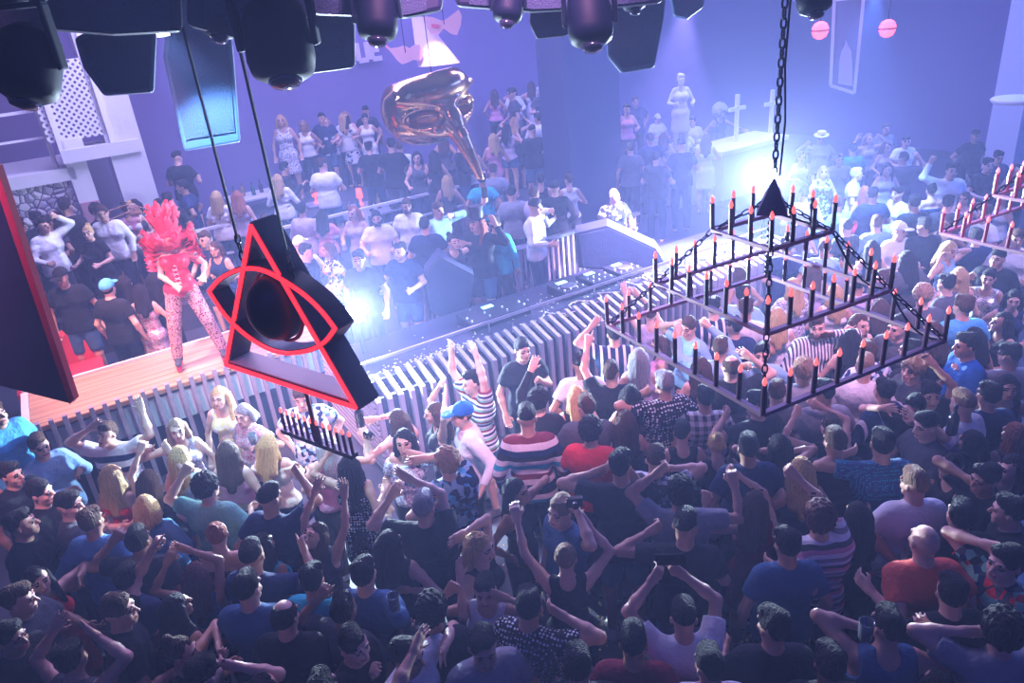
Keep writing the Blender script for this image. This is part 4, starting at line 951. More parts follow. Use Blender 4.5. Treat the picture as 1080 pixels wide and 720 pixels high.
# ------------------------------------------------------------------ light
def spot(loc, aim, col, w, ang, blend=.6, size=.1, vis=True):
    l = bpy.data.lights.new('spot', 'SPOT'); l.energy = w; l.color = col; l.spot_size = math.radians(ang); l.spot_blend = blend; l.shadow_soft_size = size
    o = link('stage_spot', l); o.location = loc; d = Vector(aim)-Vector(loc); o.rotation_euler = d.to_track_quat('-Z', 'Y').to_euler(); return o
def area(loc, aim, col, w, sx, sy):
    l = bpy.data.lights.new('area', 'AREA'); l.shape = 'RECTANGLE'; l.size = sx; l.size_y = sy; l.energy = w; l.color = col
    o = link('fill_light', l); o.location = loc; d = Vector(aim)-Vector(loc); o.rotation_euler = d.to_track_quat('-Z', 'Y').to_euler(); return o  # area lights are added fills, not fixtures of the room
HAZE=.0125
u1w=onv(72,186,VF)[0]
GA='dance floor crowd in front of the booth'; GB='crowd on the raised area behind the booth'; GC='hazy crowd at the far right'
PN=[0]; REG=[]; SP=.87
def p(x,y,face,hair,top,label,s='m',hands=(),**k):
    PN[0]+=1; fem=(s=='f'); sc=SP*k.pop('scale',(.94 if fem else 1.0)+((PN[0]*37)%7-3)*.008); z0=k.pop('z',None); legsc=k.pop('legs',None)
    for z in ((1.2,.8,.4,0) if z0 is None else (z0,)):
        P=un(x,y,z+1.64*sc); u,v=UV(P)
        if zf(u,v) is not None and abs(zf(u,v)-z)<.01 and v<VB: break
    else:
        z=z0 if z0 is not None else (.4 if 6.6<v or x<400 and v>8.3 else 0)
        P=un(x,y,z+1.64*sc); u,v=UV(P)
    if z0 is None and zf(u,v) is None: v=(9.2 if u<2.4 else 8.0) if z else (7.5 if u<2.0 else 6.0)
    v=min(v,VB-.12)
    if u<onv(150,165,VF)[0]+.35 and v>VF-.4: v=VF-.4
    if 3.2<u<7.3 and 8.08<v<8.62: v=8.07 if v<8.35 else 8.64
    if z0 is not None: v=max(v,LEV[-1][1]+.1) if z0==1.2 else v
    P=v3(*W(u,v,0)); q0=nrm(v3(P[0],P[1],0)); pr_=v3(-q0[1],q0[0],0)
    def near(Q): return min([math.hypot(Q[0]-r_[2],Q[1]-r_[3]) for r_ in REG if abs(r_[4]-z)<.01]+[9])
    if near(P)<.3:
        zr=zf(*UV(P)); C=[]
        for a in np.linspace(-.3,.3,13):
            for b in np.linspace(-.16,.16,5):
                Q=P+q0*a+pr_*b; u_,v_=UV(Q)
                if zf(u_,v_)==zr and v_<VB-.1 and not (u_<onv(150,165,VF)[0]+.35 and v_>VF-.38): C.append((max(0,.3-near(Q))*3+abs(a)*.5+abs(b),Q))
        if C: P=min(C,key=lambda c:c[0])[1]
    z=z if z0 is not None else (zf(*UV(P)) or z)
    if legsc is None:
        kd=top.split(':')[0]; legsc=None if kd in('dress','minidress') else ('shorts:' if (PN[0]%5==0) else 'pants:')+('ddenim','black','navy','dgrey','black')[PN[0]%5]
    REG.append((x,y,P[0],P[1],z,label))
    g=GA if (z==0 and y>300) or (z==0 and u<8.2) else GC if z==0 else GB
    sk=k.pop('skin',(0,1,0,1,2)[PN[0]%5]); rest=k.pop('rest','bhbbk'[PN[0]%5])
    r=person((P[0],P[1],z),face,hair=hair,top=top,legsc=legsc,fem=fem,hands=hands,label='person '+label,group=None,scale=sc,seed=PN[0],skin=sk,rest=rest,headyaw=k.pop('headyaw',((PN[0]*53)%5-2)*9),**k)
    r[0]['group']=g
    return r
# --- bottom left
p(10,500,70,'sk','tee:black','in black t-shirt at the left edge looking right, short dark hair')
p(40,470,60,'sn','shirt:lblue','in light blue denim shirt with both forearms held out, left end of stage',hands=((82,497,'open'),(80,515,'relax')))
p(20,553,95,'sk','tee:black','with dark hair seen from behind, below the black t-shirt person at left edge')
p(95,552,175,'sn','shirt:denim','seen from behind in bright blue denim shirt, short brown hair')
p(70,533,110,'sk','tee:dgrey','with dark hair between two blue denim shirts at left',rest='b')
p(117,503,165,'ly','strapless:red','with long blonde hair over a red strapless top below the stage','f')
p(157,508,185,'ln','tank:black','with both arms raised and dark blonde hair, near left stage end','f',hands=((150,468,'fist'),(174,470,'relax')),skin=0)
p(153,535,180,'oy','shirt:denim','with blonde bob in a blue denim jacket, arm reaching right','f',hands=((172,562,'open'),(112,560,'relax')))
p(145,573,175,'sk','tee:black','with short dark hair and black t-shirt, centre of lower left crowd',hands=((126,562,'fist'),))
p(122,646,120,'sn','tee:black','raising one bare arm with pointing finger beside dark red hair',hands=((166,570,'point'),),skin=1)
p(133,613,160,'sk','tee:navy','with dark hair half hidden under the raised pointing arm at lower left')
p(217,516,170,'ck','tee:green','in pale green t-shirt with dark curly hair, one fist up',hands=((198,492,'fist'),))
p(228,566,175,'br','strapless:black','with ginger hair tied up and bare shoulders in black top','f',skin=0)
p(200,590,180,'lm','tank:ddenim','with long dark red hair seen from behind, hands lifted near face','f',hands=((190,577,'open'),(181,584,'relax')))
p(37,612,70,'lk','dress:red','in red dress with long dark hair, looking right at lower left','f',hands=((84,610,'open'),(62,655,'relax')),skin=1)
p(188,688,90,'bn','tank:black','with dark hair pulled back, both hands held out at the bottom','f',hands=((232,688,'fist'),(243,700,'relax')),skin=1)
p(260,623,175,'sk','tee:ddenim','with dark hair in dark blue top right of the long dark red hair')
p(72,698,160,'sk','tank:dgrey','at bottom left corner lifting both hands with spread fingers',hands=((93,664,'open'),(62,655,'open')))
p(8,672,80,'sk','tee:black','dark figure at the left edge below the red dress')
p(214,714,170,'sk','tee:black','with black hair cut off by the bottom edge, left part',hands=((238,700,'relax'),))
p(-6,436,60,'sn','tee:sky','in bright blue t-shirt under the dark pointed hanging panel',rest='h')
p(40,520,100,'sk','tee:black','with dark hair just under the light blue denim shirt',rest='b')
p(28,655,90,'sn','tee:dgrey','dim figure behind the red dress at the lower left edge')
p(165,640,150,'lk','tank:black','dim long-haired figure right of the raised pointing arm base','f')
# --- in front of the slatted stage
p(114,457,0,'sn','tee:whitebands','in white t-shirt with dark bands, both arms raised before the stage',hands=((102,447,'open'),(147,425,'open')),skin=0,pitch=-.25)
p(187,452,15,'la','tank:sequin','with long ash hair in shimmering lavender top facing camera by slats','f',hands=((158,470,'point'),),skin=0)
p(232,418,5,'ly','dress:yellowprint','blonde in pale yellow patterned dress standing against the slats','f',skin=0,rest='h')
p(258,436,-30,'og','tee:pinksequin','with short grey hair in pink glittery top beside yellow dress','f',hands=((268,470,'hold'),),skin=0)
p(318,418,10,'fn','tee:bwprint','in blue and white patterned shirt behind the hanging candle rack',skin=0)
p(190,482,175,'ly','tank:white','with light blonde hair and white cloth at shoulder under lavender top','f',rest='b')
p(240,478,170,'ln','crop:pink','with brown hair and bare shoulders below the yellow dress','f',skin=0)
p(283,470,175,'ly','off:cream','with blonde hair below the hanging candle rack','f',skin=0)
p(343,470,-160,'lw','tank:pink','pale-haired with bare arms right of the candle rack','f',hands=((383,453,'hold'),),skin=0)
# --- lower middle left
p(283,528,160,'fk','tee:navy','in navy t-shirt raising a fist with pale wristband',hands=((310,494,'fist'),),skin=1)
p(333,563,-20,'ln','tank:dgrey','with head tilted back and both bare arms straight up','f',hands=((337,503,'open'),(363,513,'open')),pitch=-.7,skin=0)
p(368,492,175,'lk','dress:polka','in black dress with white polka dots, arm up','f',hands=((352,470,'fist'),(398,512,'relax')),skin=1)
p(447,536,170,'sg','tee:black','in black t-shirt with short greying hair, both arms reaching up',hands=((424,500,'open'),(418,515,'relax')),skin=0,scale=1.04)
p(472,489,-165,'ca','tee:bluefloral','with curly fair hair in black and sky blue floral shirt',hands=((438,485,'open'),(456,525,'relax')),skin=0)
p(490,437,-75,'sn','shirt:white','in royal blue baseball cap and white shirt before the booth',cap='blue',hands=((470,443,'fist'),(506,523,'relax')),skin=0)
p(500,402,-55,'sk','tee:candystripe','with glasses in colourful vertical striped shirt, arm raised to booth',hands=((498,358,'open'),(476,362,'relax')),skin=0)
p(427,464,-10,'lk','off:lace','with long dark hair in white lace off-shoulder top, eyes lowered','f',hands=((433,478,'open'),),skin=0)
p(460,435,-75,'ln','tank:black','with long light brown hair and black top, hands high','f',hands=((467,402,'open'),(470,412,'open')),skin=0)
p(430,441,-150,'ln','tank:lav','with brown hair reaching left towards raised bottle','f',hands=((389,443,'open'),(384,455,'hold')),skin=0)
p(383,608,170,'sk','shirt:ddenim','in blue denim jacket with white collar and short dark hair',hands=((420,645,'hold'),),skin=0)
p(504,576,60,'wy','tank:black','with long wavy blonde hair, arms bent up behind the head','f',hands=((480,568,'open'),(485,600,'open')),skin=0,headyaw=0)
p(512,620,-10,'sk','tank:white','with dark hair holding own head with both hands','f',hands=((478,617,'relax'),(523,627,'open')),skin=1)
p(300,653,175,'hk','tee:black','balding in black t-shirt near lower left centre',skin=0)
p(272,615,165,'fk','tee:navy','raising a pointing hand left of the denim jacket',hands=((317,570,'point'),),skin=1)
p(283,600,160,'lk','tank:teal','with long dark hair below the navy t-shirt with raised fist','f',hands=((305,600,'relax'),))
p(370,680,70,'sk','tee:black','in black t-shirt drinking or smoking at bottom centre left',hands=((393,705,'hold'),),skin=0)
p(426,690,60,'sk','tee:white','with dark hair and white t-shirt raising two hands, bottom centre',hands=((465,690,'open'),(443,672,'open')))
p(508,680,20,'sk','tee:grey','looking down in pale grey t-shirt at bottom centre',pitch=.5,skin=1)
p(362,652,150,'sk','tee:dgrey','dark figure raising one finger below the denim jacket',hands=((342,622,'point'),),skin=2)
p(458,660,175,'ck','tee:black','in black with dark hair above the grey t-shirt at bottom centre')
p(410,570,175,'lk','tank:black','with long dark hair between raised arms and greying hair','f',hands=((420,618,'relax'),),legs='shorts:white')
p(330,620,170,'sk','shirt:teal','dim figure in teal left of the denim jacket')
p(330,700,170,'sk','tee:black','dim figure at bottom edge left of the smoking person')
p(262,690,160,'lk','tank:black','dim long-haired figure at the bottom, left of balding head','f')
# --- centre
p(556,443,178,'fk','shirt:tricolour','with broad white red and teal striped shirt seen from behind',skin=1,scale=1.06,rest='h')
p(655,493,178,'sk','tee:black','tall with broad back in black t-shirt left of the chandelier shadow',skin=1,scale=1.08,hands=((636,500,'relax'),(672,508,'relax')))
p(594,538,-60,'sa','tee:ddenim','in dark blue t-shirt holding a small camera up',hands=((606,532,'hold'),),skin=0)
p(597,590,178,'ba','tank:black','blonde with hair tied up, both bare arms forming a V','f',hands=((542,535,'relax'),(613,545,'hold')),skin=0)
p(556,642,150,'sk','tee:smalldots','in black shirt with small pale dots and thick dark hair',hands=((583,650,'relax'),),scale=1.03)
p(543,517,60,'lk','tank:black','with dark hair in profile, hand near mouth, under striped shirt','f',hands=((555,524,'open'),))
p(723,558,170,'fk','tee:black','in black t-shirt with watch, holding one arm up, centre right',hands=((695,562,'fist'),),skin=1,scale=1.03)
p(718,522,175,'ck','tee:grey','with dark curls and grey t-shirt, fists lifted at both sides',hands=((702,492,'fist'),(772,500,'fist')))
p(722,655,178,'fk','tee:white','in white t-shirt holding a phone overhead with both hands',hands=((695,602,'hold'),(710,598,'hold')),skin=1)
p(750,680,175,'sk','tee:redwhite','with black hair in red and white striped shirt at the bottom')
p(668,682,170,'fk','tee:maroon','with dark hair and dark red top at bottom centre right',skin=2)
p(797,533,175,'ln','dress:maroon','with long brown hair in dark wine dress under the big chandelier','f',hands=((770,495,'fist'),(745,520,'fist')),skin=1)
p(691,487,150,'fn','tee:greyprint','in printed top between black t-shirts right of centre',hands=((700,497,'relax'),),skin=0)
p(623,456,160,'ck','tee:red','in bright red t-shirt with black curly hair',rest='b',skin=1)
p(608,419,178,'ly','tank:black','with long straight blonde hair and black tank top seen from behind','f',skin=0,rest='h')
p(612,386,178,'fk','tee:white','in white t-shirt with black hair seen from behind by the booth',skin=2)
p(645,394,175,'sn','tee:black','in black t-shirt pointing one finger straight up',hands=((621,355,'point'),),skin=0)
p(550,368,20,'sk','tee:black','smiling in black t-shirt before the slats facing the camera',hands=((566,400,'relax'),),skin=1,headyaw=5)
p(568,424,170,'ck','shirt:black','with dark curls waving an open hand by the slats',hands=((568,358,'open'),),skin=0)
p(658,444,175,'wn','tank:black','with long wavy brown hair below the pointing person','f')
p(702,406,-165,'sg','tee:polka','in black shirt with white polka dots and greying hair',hands=((684,415,'fist'),),skin=1,scale=1.04)
p(676,428,175,'lk','tank:dgrey','with dark hair between wavy brown hair and polka dot shirt','f')
p(744,421,175,'sk','tee:plaid','in black and white checked shirt under the chandelier')
p(760,368,170,'sn','shirt:lblue','in light blue shirt with arms stretched upward behind candles',hands=((735,330,'fist'),(715,345,'relax')),skin=1)
p(771,388,175,'hn','tee:black','with shaved head and bare lifted arm behind front candles',hands=((785,372,'open'),),skin=0)
p(803,373,-20,'sk','tee:lblue','facing camera in pale blue t-shirt behind the front candle',hands=((790,385,'point'),),skin=1)
p(757,470,178,'by','tank:black','with blonde hair tied up below the lowest chandelier corner','f',rest='b')
p(648,353,175,'sk','tee:zebra','in white striped shirt beside the chandelier left corner',hands=((629,338,'open'),),skin=1)
p(674,378,175,'Hg','tank:lav','with frizzy grey hair left of the chandelier','f')
p(697,364,-100,'ln','tank:pink','with light brown hair behind the left chandelier candles','f')
p(686,331,175,'sn','tank:lav','with both arms straight up near the left chandelier corner','f',hands=((656,298,'open'),(664,300,'open')),skin=0)
p(753,325,175,'sk','tee:zebra','in dark shirt with pale stripes inside the middle tier view')
p(728,345,-60,'sn','tee:lblue','in pale blue with arm raised between candle tiers',hands=((718,340,'fist'),))
p(783,312,150,'sk','tee:lblue','in hazy light blue behind the middle candles')
p(800,427,-160,'sk','tee:black','in black at the front corner of the chandelier, hand lifted',hands=((768,432,'fist'),))
p(790,470,178,'sk','tee:navy','in navy t-shirt below the chandelier front corner')
p(720,465,175,'sk','tank:black','with dark hair left of the tied blonde hair','f')
p(820,492,178,'lk','tank:black','with two bare arms raised together under the chandelier','f',hands=((813,480,'fist'),(822,478,'fist')),skin=0)
0 and p(640,610,175,'lk','tank:black','dim figure in dark clothes beside the blonde with raised arms','f')
p(610,705,175,'sk','tee:black','dark figure at bottom centre left of the dark red top')
0 and p(675,575,178,'sk','tee:black','dark figure below the tall broad black t-shirt')
p(700,700,175,'lk','tank:black','dark figure at the bottom under the raised phone','f')
# --- right middle
p(848,392,175,'ca','tee:grey','with large curly fair brown hair above the front candles')
p(860,344,0,'sn','shirt:vstripe','bearded in black and white striped shirt facing camera behind candles',beard=True,hands=((868,352,'relax'),),skin=0)
p(906,341,10,'ln','strapless:nude','making a peace sign beside face behind the right candles','f',hands=((895,346,'point'),),skin=0)
p(917,372,-170,'sn','tee:bwprint','in pale floral shirt behind the front right candles',skin=1)
p(836,303,175,'ly','tee:lace','in pale lace top behind the middle of the chandelier','f')
p(912,388,150,'fa','tee:white','in white t-shirt with raised hands right below chandelier edge',hands=((893,432,'relax'),),skin=0)
p(936,404,-160,'sk','shirt:navytrim','with black hair in navy shirt with thin white piping',hands=((940,425,'open'),),skin=1)
p(877,452,178,'sn','tank:black','with short brown hair and both hands lifted under front candles','f',hands=((842,430,'fist'),(858,425,'relax')),skin=0)
p(848,472,178,'wy','tank:dgrey','with light brown wavy hair below the front right candles','f')
p(965,389,-80,'ca','tee:dgrey','with curly hair and glasses in profile facing left',skin=0)
p(983,400,-15,'sk','tee:black','in black t-shirt holding one hand on top of own head',hands=((978,378,'relax'),),skin=1)
p(980,448,-85,'fk','tee:dgrey','with sharp fade haircut in profile facing left',skin=0,headyaw=0)
p(1017,324,178,'sn','tee:sky','in bright turquoise blue t-shirt seen from behind at right',skin=0,scale=1.05)
p(1022,364,-95,'sk','tee:blue','in dark blue t-shirt in profile, hand at the chin',hands=((1010,385,'relax'),),skin=1,scale=1.05)
p(1066,376,178,'sk','shirt:grey','in pale grey shirt with thick black hair at right edge')
p(1062,407,-20,'lk','tank:black','with long black hair and low black top at right edge','f',skin=1)
p(1020,421,-150,'fa','tee:white','in white t-shirt with brown fade haircut holding a dark bottle',hands=((1000,457,'hold'),),skin=0)
p(1043,293,-45,'sk','dress:silver','in sparkling silver dress with hand at mouth','f',hands=((1026,290,'relax'),),skin=1)
p(1053,272,-50,'fk','tee:black','in black right behind the sparkling silver dress',skin=1)
p(1073,251,-40,'fn','shirt:white','in white shirt at right edge below the second chandelier',skin=1)
p(1069,315,-30,'lk','tank:navy','with long black hair at right edge under silver dress level','f',skin=0)
p(1058,339,-85,'lk','tank:black','with long black hair in profile facing left at right edge','f',skin=1)
p(1012,288,150,'wy','tank:black','with blonde wavy hair in black top, arm bent','f',hands=((985,305,'relax'),),skin=0)
p(1000,263,30,'ly','tank:lblue','with both hands cupped to the mouth below second chandelier','f',hands=((993,272,'relax'),(1004,268,'relax')),skin=0)
p(948,243,10,'sn','shirt:white','in white cap and white shirt among the hazy right crowd',cap='white',skin=0)
p(957,274,-170,'lk','tee:dgrey','with dark hair in front of the white cap and shirt')
p(974,313,175,'ca','tee:dgrey','with hair lit by the right chandelier candles')
p(1057,456,178,'lr','tank:dgrey','with long auburn hair at the right edge','f')
p(932,470,178,'sk','tee:tealdots','in teal dotted dark shirt with thick dark hair',hands=((903,488,'relax'),),scale=1.05,skin=1)
p(966,512,178,'sa','tee:white','in pale grey-white t-shirt seen from behind with fair hair',skin=0,scale=1.02)
p(977,574,178,'xn','tee:coral','bald in coral red t-shirt seen from behind at lower right',skin=0,scale=1.06,hands=((915,610,'relax'),))
p(866,549,178,'cm','tee:finestripe','in wavy white and pink striped shirt with dark red curls',hands=((826,487,'fist'),(812,592,'relax')),skin=1,scale=1.03)
p(833,560,178,'sk','tee:ddenim','in grey-blue t-shirt hugged by the striped shirt',scale=1.0,rest='h')
p(1015,547,178,'sk','tee:black','with black hair right of the bald red t-shirt')
p(1006,492,-90,'pk','tank:black','with dark hair in profile and bare arm at right','f',skin=1)
p(1043,500,-80,'sk','tee:black','with dark hair touching own cheek at right',hands=((1030,512,'relax'),))
p(1067,497,-70,'lk','tank:navy','dark-haired in dark top at the right edge above floral shirt','f')
p(1063,593,-80,'sk','tee:darkfloral','in dark floral shirt in profile at the lower right edge',hands=((1052,578,'relax'),),skin=0)
p(1058,668,175,'ck','tee:grey','in grey t-shirt with black hair at bottom right corner',hands=((1030,672,'open'),),scale=1.04)
p(937,663,170,'sk','tank:ddenim','with black hair and bare arm holding a drink at the bottom',hands=((918,672,'hold'),(975,660,'relax')),skin=1)
p(876,704,170,'sk','tee:black','dim figure at the bottom right of centre')
p(1000,690,175,'lk','tank:black','dim dark-haired figure at bottom between two grey and blue tops','f')
p(1040,438,178,'sk','tee:navy','dark-haired figure left of the long auburn hair')
p(1068,540,-120,'sk','tee:black','dark figure at right edge above the floral shirt')
p(815,680,175,'sk','tee:black','dim figure with hand up beside the floor confetti',hands=((862,695,'relax'),))
p(905,545,178,'lk','tank:black','with dark hair between striped shirt and pale grey t-shirt','f')
p(1010,610,178,'sk','tee:black','dim figure right behind the bald red t-shirt')
0 and p(785,605,175,'sk','tee:navy','dim figure left of the grey-blue t-shirt')
p(895,470,178,'sn','tee:black','with brown hair below the white t-shirt under chandelier')
p(965,430,-60,'sk','tee:black','with dark hair and both hands reaching left under candles',hands=((940,430,'open'),(960,437,'open')))
p(1000,455,178,'lk','tank:black','dark-haired between the fade haircut and white t-shirt','f')
# --- hazy floor crowd behind the chandelier
for a in [(870,262,160,'sn','tee:lblue','m','in hazy pale blue behind upper right candles'),(858,285,178,'ln','tank:lav','f','with long hair just right of the chandelier middle'),
 (895,275,-150,'sk','tee:grey','m','in grey between upper and middle candles'),(920,262,178,'lk','tank:navy','f','dark-haired in navy right of the top tier'),
 (880,310,170,'ly','tank:white','f','blonde in white behind the middle candles'),(905,300,178,'sk','shirt:lav','m','in lavender shirt behind the right candles'),
 (935,300,-120,'sn','tee:black','m','in black by the middle tier right corner'),(928,325,178,'ln','tank:black','f','brown-haired left of the lowest right candles'),
 (948,345,-60,'sk','tee:dgrey','m','in dark grey behind the lowest right corner'),(985,345,178,'ln','dress:silver','f','in pale patterned dress beside turquoise t-shirt'),
 (830,260,178,'sk','tee:navy','m','in navy right under the pyramid of the chandelier'),(845,240,178,'ln','tank:lav','f','long-haired behind the top tier right side'),
 (893,240,-170,'sk','tee:black','m','in black just right of the top candle corner'),(925,236,178,'sn','shirt:lblue','m','in pale blue shirt left of the white cap'),
 (975,240,178,'sk','tee:black','m','in black between white cap and second chandelier'),(1000,235,-60,'ln','tank:dgrey','f','brown-haired under the second chandelier left tip'),
 (1030,250,178,'sk','tee:navy','m','in navy beneath the red-lit candles at right'),(1040,225,-90,'sn','tee:white','m','in white seen through the red-lit candles'),
 (820,335,178,'ly','tank:white','f','fair-haired in white at the centre of the lowest tier'),(775,345,178,'sk','tee:navy','m','in navy between blue shirts behind candles'),
 (780,290,-160,'ln','tank:lav','f','long-haired behind the left middle candles'),(888,355,178,'lk','tank:black','f','dark-haired between striped shirt and peace sign'),
 (940,372,-160,'sk','tee:black','m','in black above the navy shirt with piping'),(820,415,178,'sn','tee:dgrey','m','in dark grey right of the front corner candle'),
 (870,415,178,'sk','tee:grey','m','in grey directly under the front right candles'),(795,335,150,'sn','tee:white','m','in white behind the front corner of middle tier'),
 (1000,300,-150,'sk','tee:dgrey','m','dark-haired left of the blonde in black'),(1030,345,178,'lk','tank:black','f','dark-haired just behind the dark blue t-shirt'),
 (740,385,178,'ln','tank:black','f','brown-haired behind the front left candles'),(640,430,178,'sn','tee:dgrey','m','in dark grey right of the red t-shirt')]:
    p(a[0],a[1],a[2],a[3],a[4],a[6],a[5])
# --- far right hall
p(866,146,-20,'sk','shirt:grey','in straw boater hat with arm lifted in the far haze',cap=None,hands=((853,150,'relax'),))
p(868,181,0,'ly','dress:greyprint','blonde in feathery grey dress in the haze below the boater hat','f')
p(916,146,0,'wa','tank:lav','with arms folded overhead in the far haze','f',hands=((906,143,'relax'),(926,143,'relax')),skin=0)
p(900,158,170,'sk','tee:teal','in hazy teal shirt left of the arms overhead')
p(902,184,60,'sw','tee:white','pale-haired in white below the hazy teal shirt')
p(912,203,178,'lr','dress:red','in red glowing dress in the haze right of the top candles','f')
p(921,206,175,'sk','tee:navy','in navy next to the hazy red dress')
p(948,204,-85,'fk','tee:white','in white top in profile left of the bare back',skin=1)
p(936,178,-20,'lk','tank:lav','dark-haired above the white top in profile','f')
p(953,169,170,'sk','tee:dgrey','with one arm lifted in front of the white t-shirt in haze',hands=((967,163,'relax'),))
p(934,136,0,'sn','tee:grey','in grey at the far back of the right haze')
p(955,149,0,'fk','tee:white','in white t-shirt with headlamp-like glint at back right',skin=1)
p(1003,180,-15,'sk','shirt:white','in white shirt stretching a fist out to the left',hands=((984,166,'fist'),),skin=1,scale=1.06)
p(983,201,178,'bk','strapless:navy','with bare back and dark hair beside the white shirt fist','f',skin=0)
p(1011,174,150,'lk','tank:black','dark-haired behind the white shirt with fist','f')
p(1028,143,0,'fk','tee:black','dim in black at the far back right')
p(1041,174,10,'sk','tee:black','dim in black left of the red-lit candles')
p(1018,209,-60,'ln','tank:pink','in pink behind the lowest red-lit candles','f',hands=((1032,216,'relax'),))
p(1052,166,0,'sk','tee:navy','dim in navy behind the top red-lit candles')
p(1073,180,-20,'lk','tank:black','dim dark-haired near the white column','f')
p(965,215,178,'sk','tee:black','in black between the white top and bare back')
p(885,215,-150,'sn','shirt:lblue','in pale shirt right of the pyramid hub candles')
p(1060,208,-90,'ln','tank:white','in white seen through the second chandelier','f')
p(1000,215,150,'sk','tee:dgrey','in dark grey just under the bare back',)
p(940,155,0,'ln','tank:lav','hazy long-haired between arms overhead and white t-shirt','f')
p(885,168,-10,'sn','tee:grey','hazy in grey between boater hat and teal shirt')
p(845,165,0,'ln','dress:white','in white dress in the haze left of the boater hat','f')
p(848,205,160,'sk','shirt:white','in white shirt in the haze just right of the glare')
# --- raised area, middle
p(397,230,10,'sk','tee:white','bearded in white t-shirt with dark hair on the raised area',beard=True,skin=0)
p(429,217,0,'sn','open:white','bearded in open white shirt behind the booth',beard=True,skin=1,rest='h')
p(461,221,40,'fn','shirt:lblue','in light blue shirt with hand at mouth',hands=((473,228,'relax'),),skin=1)
p(422,264,-15,'sk','tee:navy','in dark v-neck t-shirt looking down behind booth',pitch=.4,skin=0)
p(475,254,35,'bk','tank:black','in black with hair up holding hand beside the cheek','f',hands=((486,256,'open'),),skin=0)
p(443,191,10,'lk','tank:dgrey','dark-haired between open white shirt and gold mask','f')
p(471,191,178,'ly','tank:dgrey','with long blonde hair seen from behind under the mask','f')
p(508,190,175,'sk','tee:teal','in faded teal t-shirt right of the beak tip')
p(488,178,100,'fk','shirt:black','in black left of the golden beak tip')
p(397,284,-10,'sk','tee:black','in black between white cap and dark v-neck')
p(362,291,178,'fk','tee:white','in white cap and white t-shirt near the glaring lamp',cap='white',scale=1.0)
p(320,259,80,'sk','tee:black','in black t-shirt in profile right of the triangle sign apex',skin=0,hands=((344,285,'relax'),))
p(347,263,-60,'ln','tee:bwprint','in pale patterned top facing the black t-shirt by the sign','f')
p(373,224,-10,'lr','tank:lav','with long reddish hair and pale jeans','f',legs='pants:lblue')
p(368,153,178,'fk','tee:black','in black with pink-lit legs, leftmost of three dark backs',legs='shorts:black')
p(389,156,175,'sk','tee:black','in black, middle one of three dark backs')
p(412,153,170,'sk','tee:black','large in black, rightmost of three dark backs left of mask',scale=1.08)
p(374,121,10,'sk','dress:white','in white wrap dress in front of the violet wall','f',skin=0,z=1.2)
p(336,124,5,'sk','tee:navy','in dark blue t-shirt in front of the violet wall',skin=1,z=1.2)
p(307,112,178,'ly','tee:white','in white seen from behind at the back left wall','f',z=1.2)
p(318,148,0,'la','dress:bwprint','fair-haired in pale print near the left cable','f')
p(309,157,20,'ly','tee:lace','blonde in lace left of the pale print dress','f')
p(301,165,0,'la','tank:white','blonde in white right beside the second cable','f')
p(346,158,178,'lk','dress:white','with long dark hair in long white dress seen from behind','f')
p(299,178,120,'sk','shirt:black','in black hugging a white-sleeved person by the cables',hands=((322,192,'relax'),))
p(293,190,178,'ly','shirt:white','in white sleeves with arms round the dark-haired person','f')
p(452,165,175,'lk','tank:black','dark-haired below the chin of the gold mask','f')
p(470,168,178,'ln','tank:dgrey','brown-haired below the mask left of the beak','f')
p(492,160,170,'ln','tank:white','in white strap top behind the golden beak','f')
p(425,180,178,'sn','shirt:white','in white shirt behind the bearded open white shirt')
p(448,238,178,'sk','tee:navy','in navy behind the light blue shirt')
p(541,96,0,'ln','open:white','in white open shirt standing highest at the back','f',z=1.2,skin=0)
p(534,118,10,'sk','tee:white','in white t-shirt just below the highest standing person',skin=0)
p(543,128,175,'ly','dress:black','blonde in black dress seen from behind, arms up','f',hands=((538,122,'relax'),(550,122,'relax')))
p(589,104,-85,'fk','tee:dgrey','in dark v-neck beside the dark pillar, in profile',z=1.2,skin=0)
p(577,118,-120,'sn','tee:white','in white t-shirt and jeans raising a fist by the pillar',hands=((575,101,'fist'),(598,138,'open')),legs='pants:lblue',skin=0)
p(567,125,-170,'sk','shirt:white','in loose white shirt with black hair left of the jeans')
p(553,115,20,'sn','tee:pink','in pink between white shirts left of the pillar',hands=((559,113,'relax'),))
p(563,162,178,'fk','shirt:black','in black with clasped hands below the loose white shirt',hands=((572,175,'relax'),))
p(570,190,178,'sk','tank:black','dark-haired at the foot of the dark pillar','f')
p(516,122,178,'ln','dress:white','hazy in white right of the gold mask eye','f',hands=((512,108,'relax'),(522,110,'relax')))
p(520,147,175,'ly','dress:pink','long-haired in pink right of the golden beak','f')
p(505,135,178,'ln','tank:pink','hazy in pink between gold mask and white dress','f')
p(537,158,170,'lk','tank:lav','with raised arms right of the golden beak tip','f',hands=((528,140,'relax'),(545,142,'relax')))
p(520,180,175,'sn','tee:grey','in grey right under the golden beak tip')
p(555,216,70,'fk','shirt:white','in white sweatshirt in profile leaning on the barrier',hands=((582,222,'open'),),skin=1,scale=1.05)
p(562,205,120,'sn','shirt:lav','fair-haired right behind the white sweatshirt')
p(585,199,175,'fk','shirt:black','in black suit right of the white sweatshirt',hands=((581,222,'relax'),),skin=1)
p(548,252,-30,'lr','shirt:black','in black top hat with orange hair before the barrier',hands=((520,232,'open'),),scale=1.06,rest='h')
p(520,236,160,'sk','shirt:teal','in teal sleeves raising an arm with a dark phone',hands=((510,208,'hold'),))
p(540,204,178,'sk','shirt:grey','in grey bending forward behind the white sweatshirt')
p(600,190,178,'sn','tank:white','in white at the barrier near the pillar foot','f')
p(496,250,160,'lk','dress:navy','in dark long dress with raised arm left of the top hat','f',hands=((500,228,'relax'),))
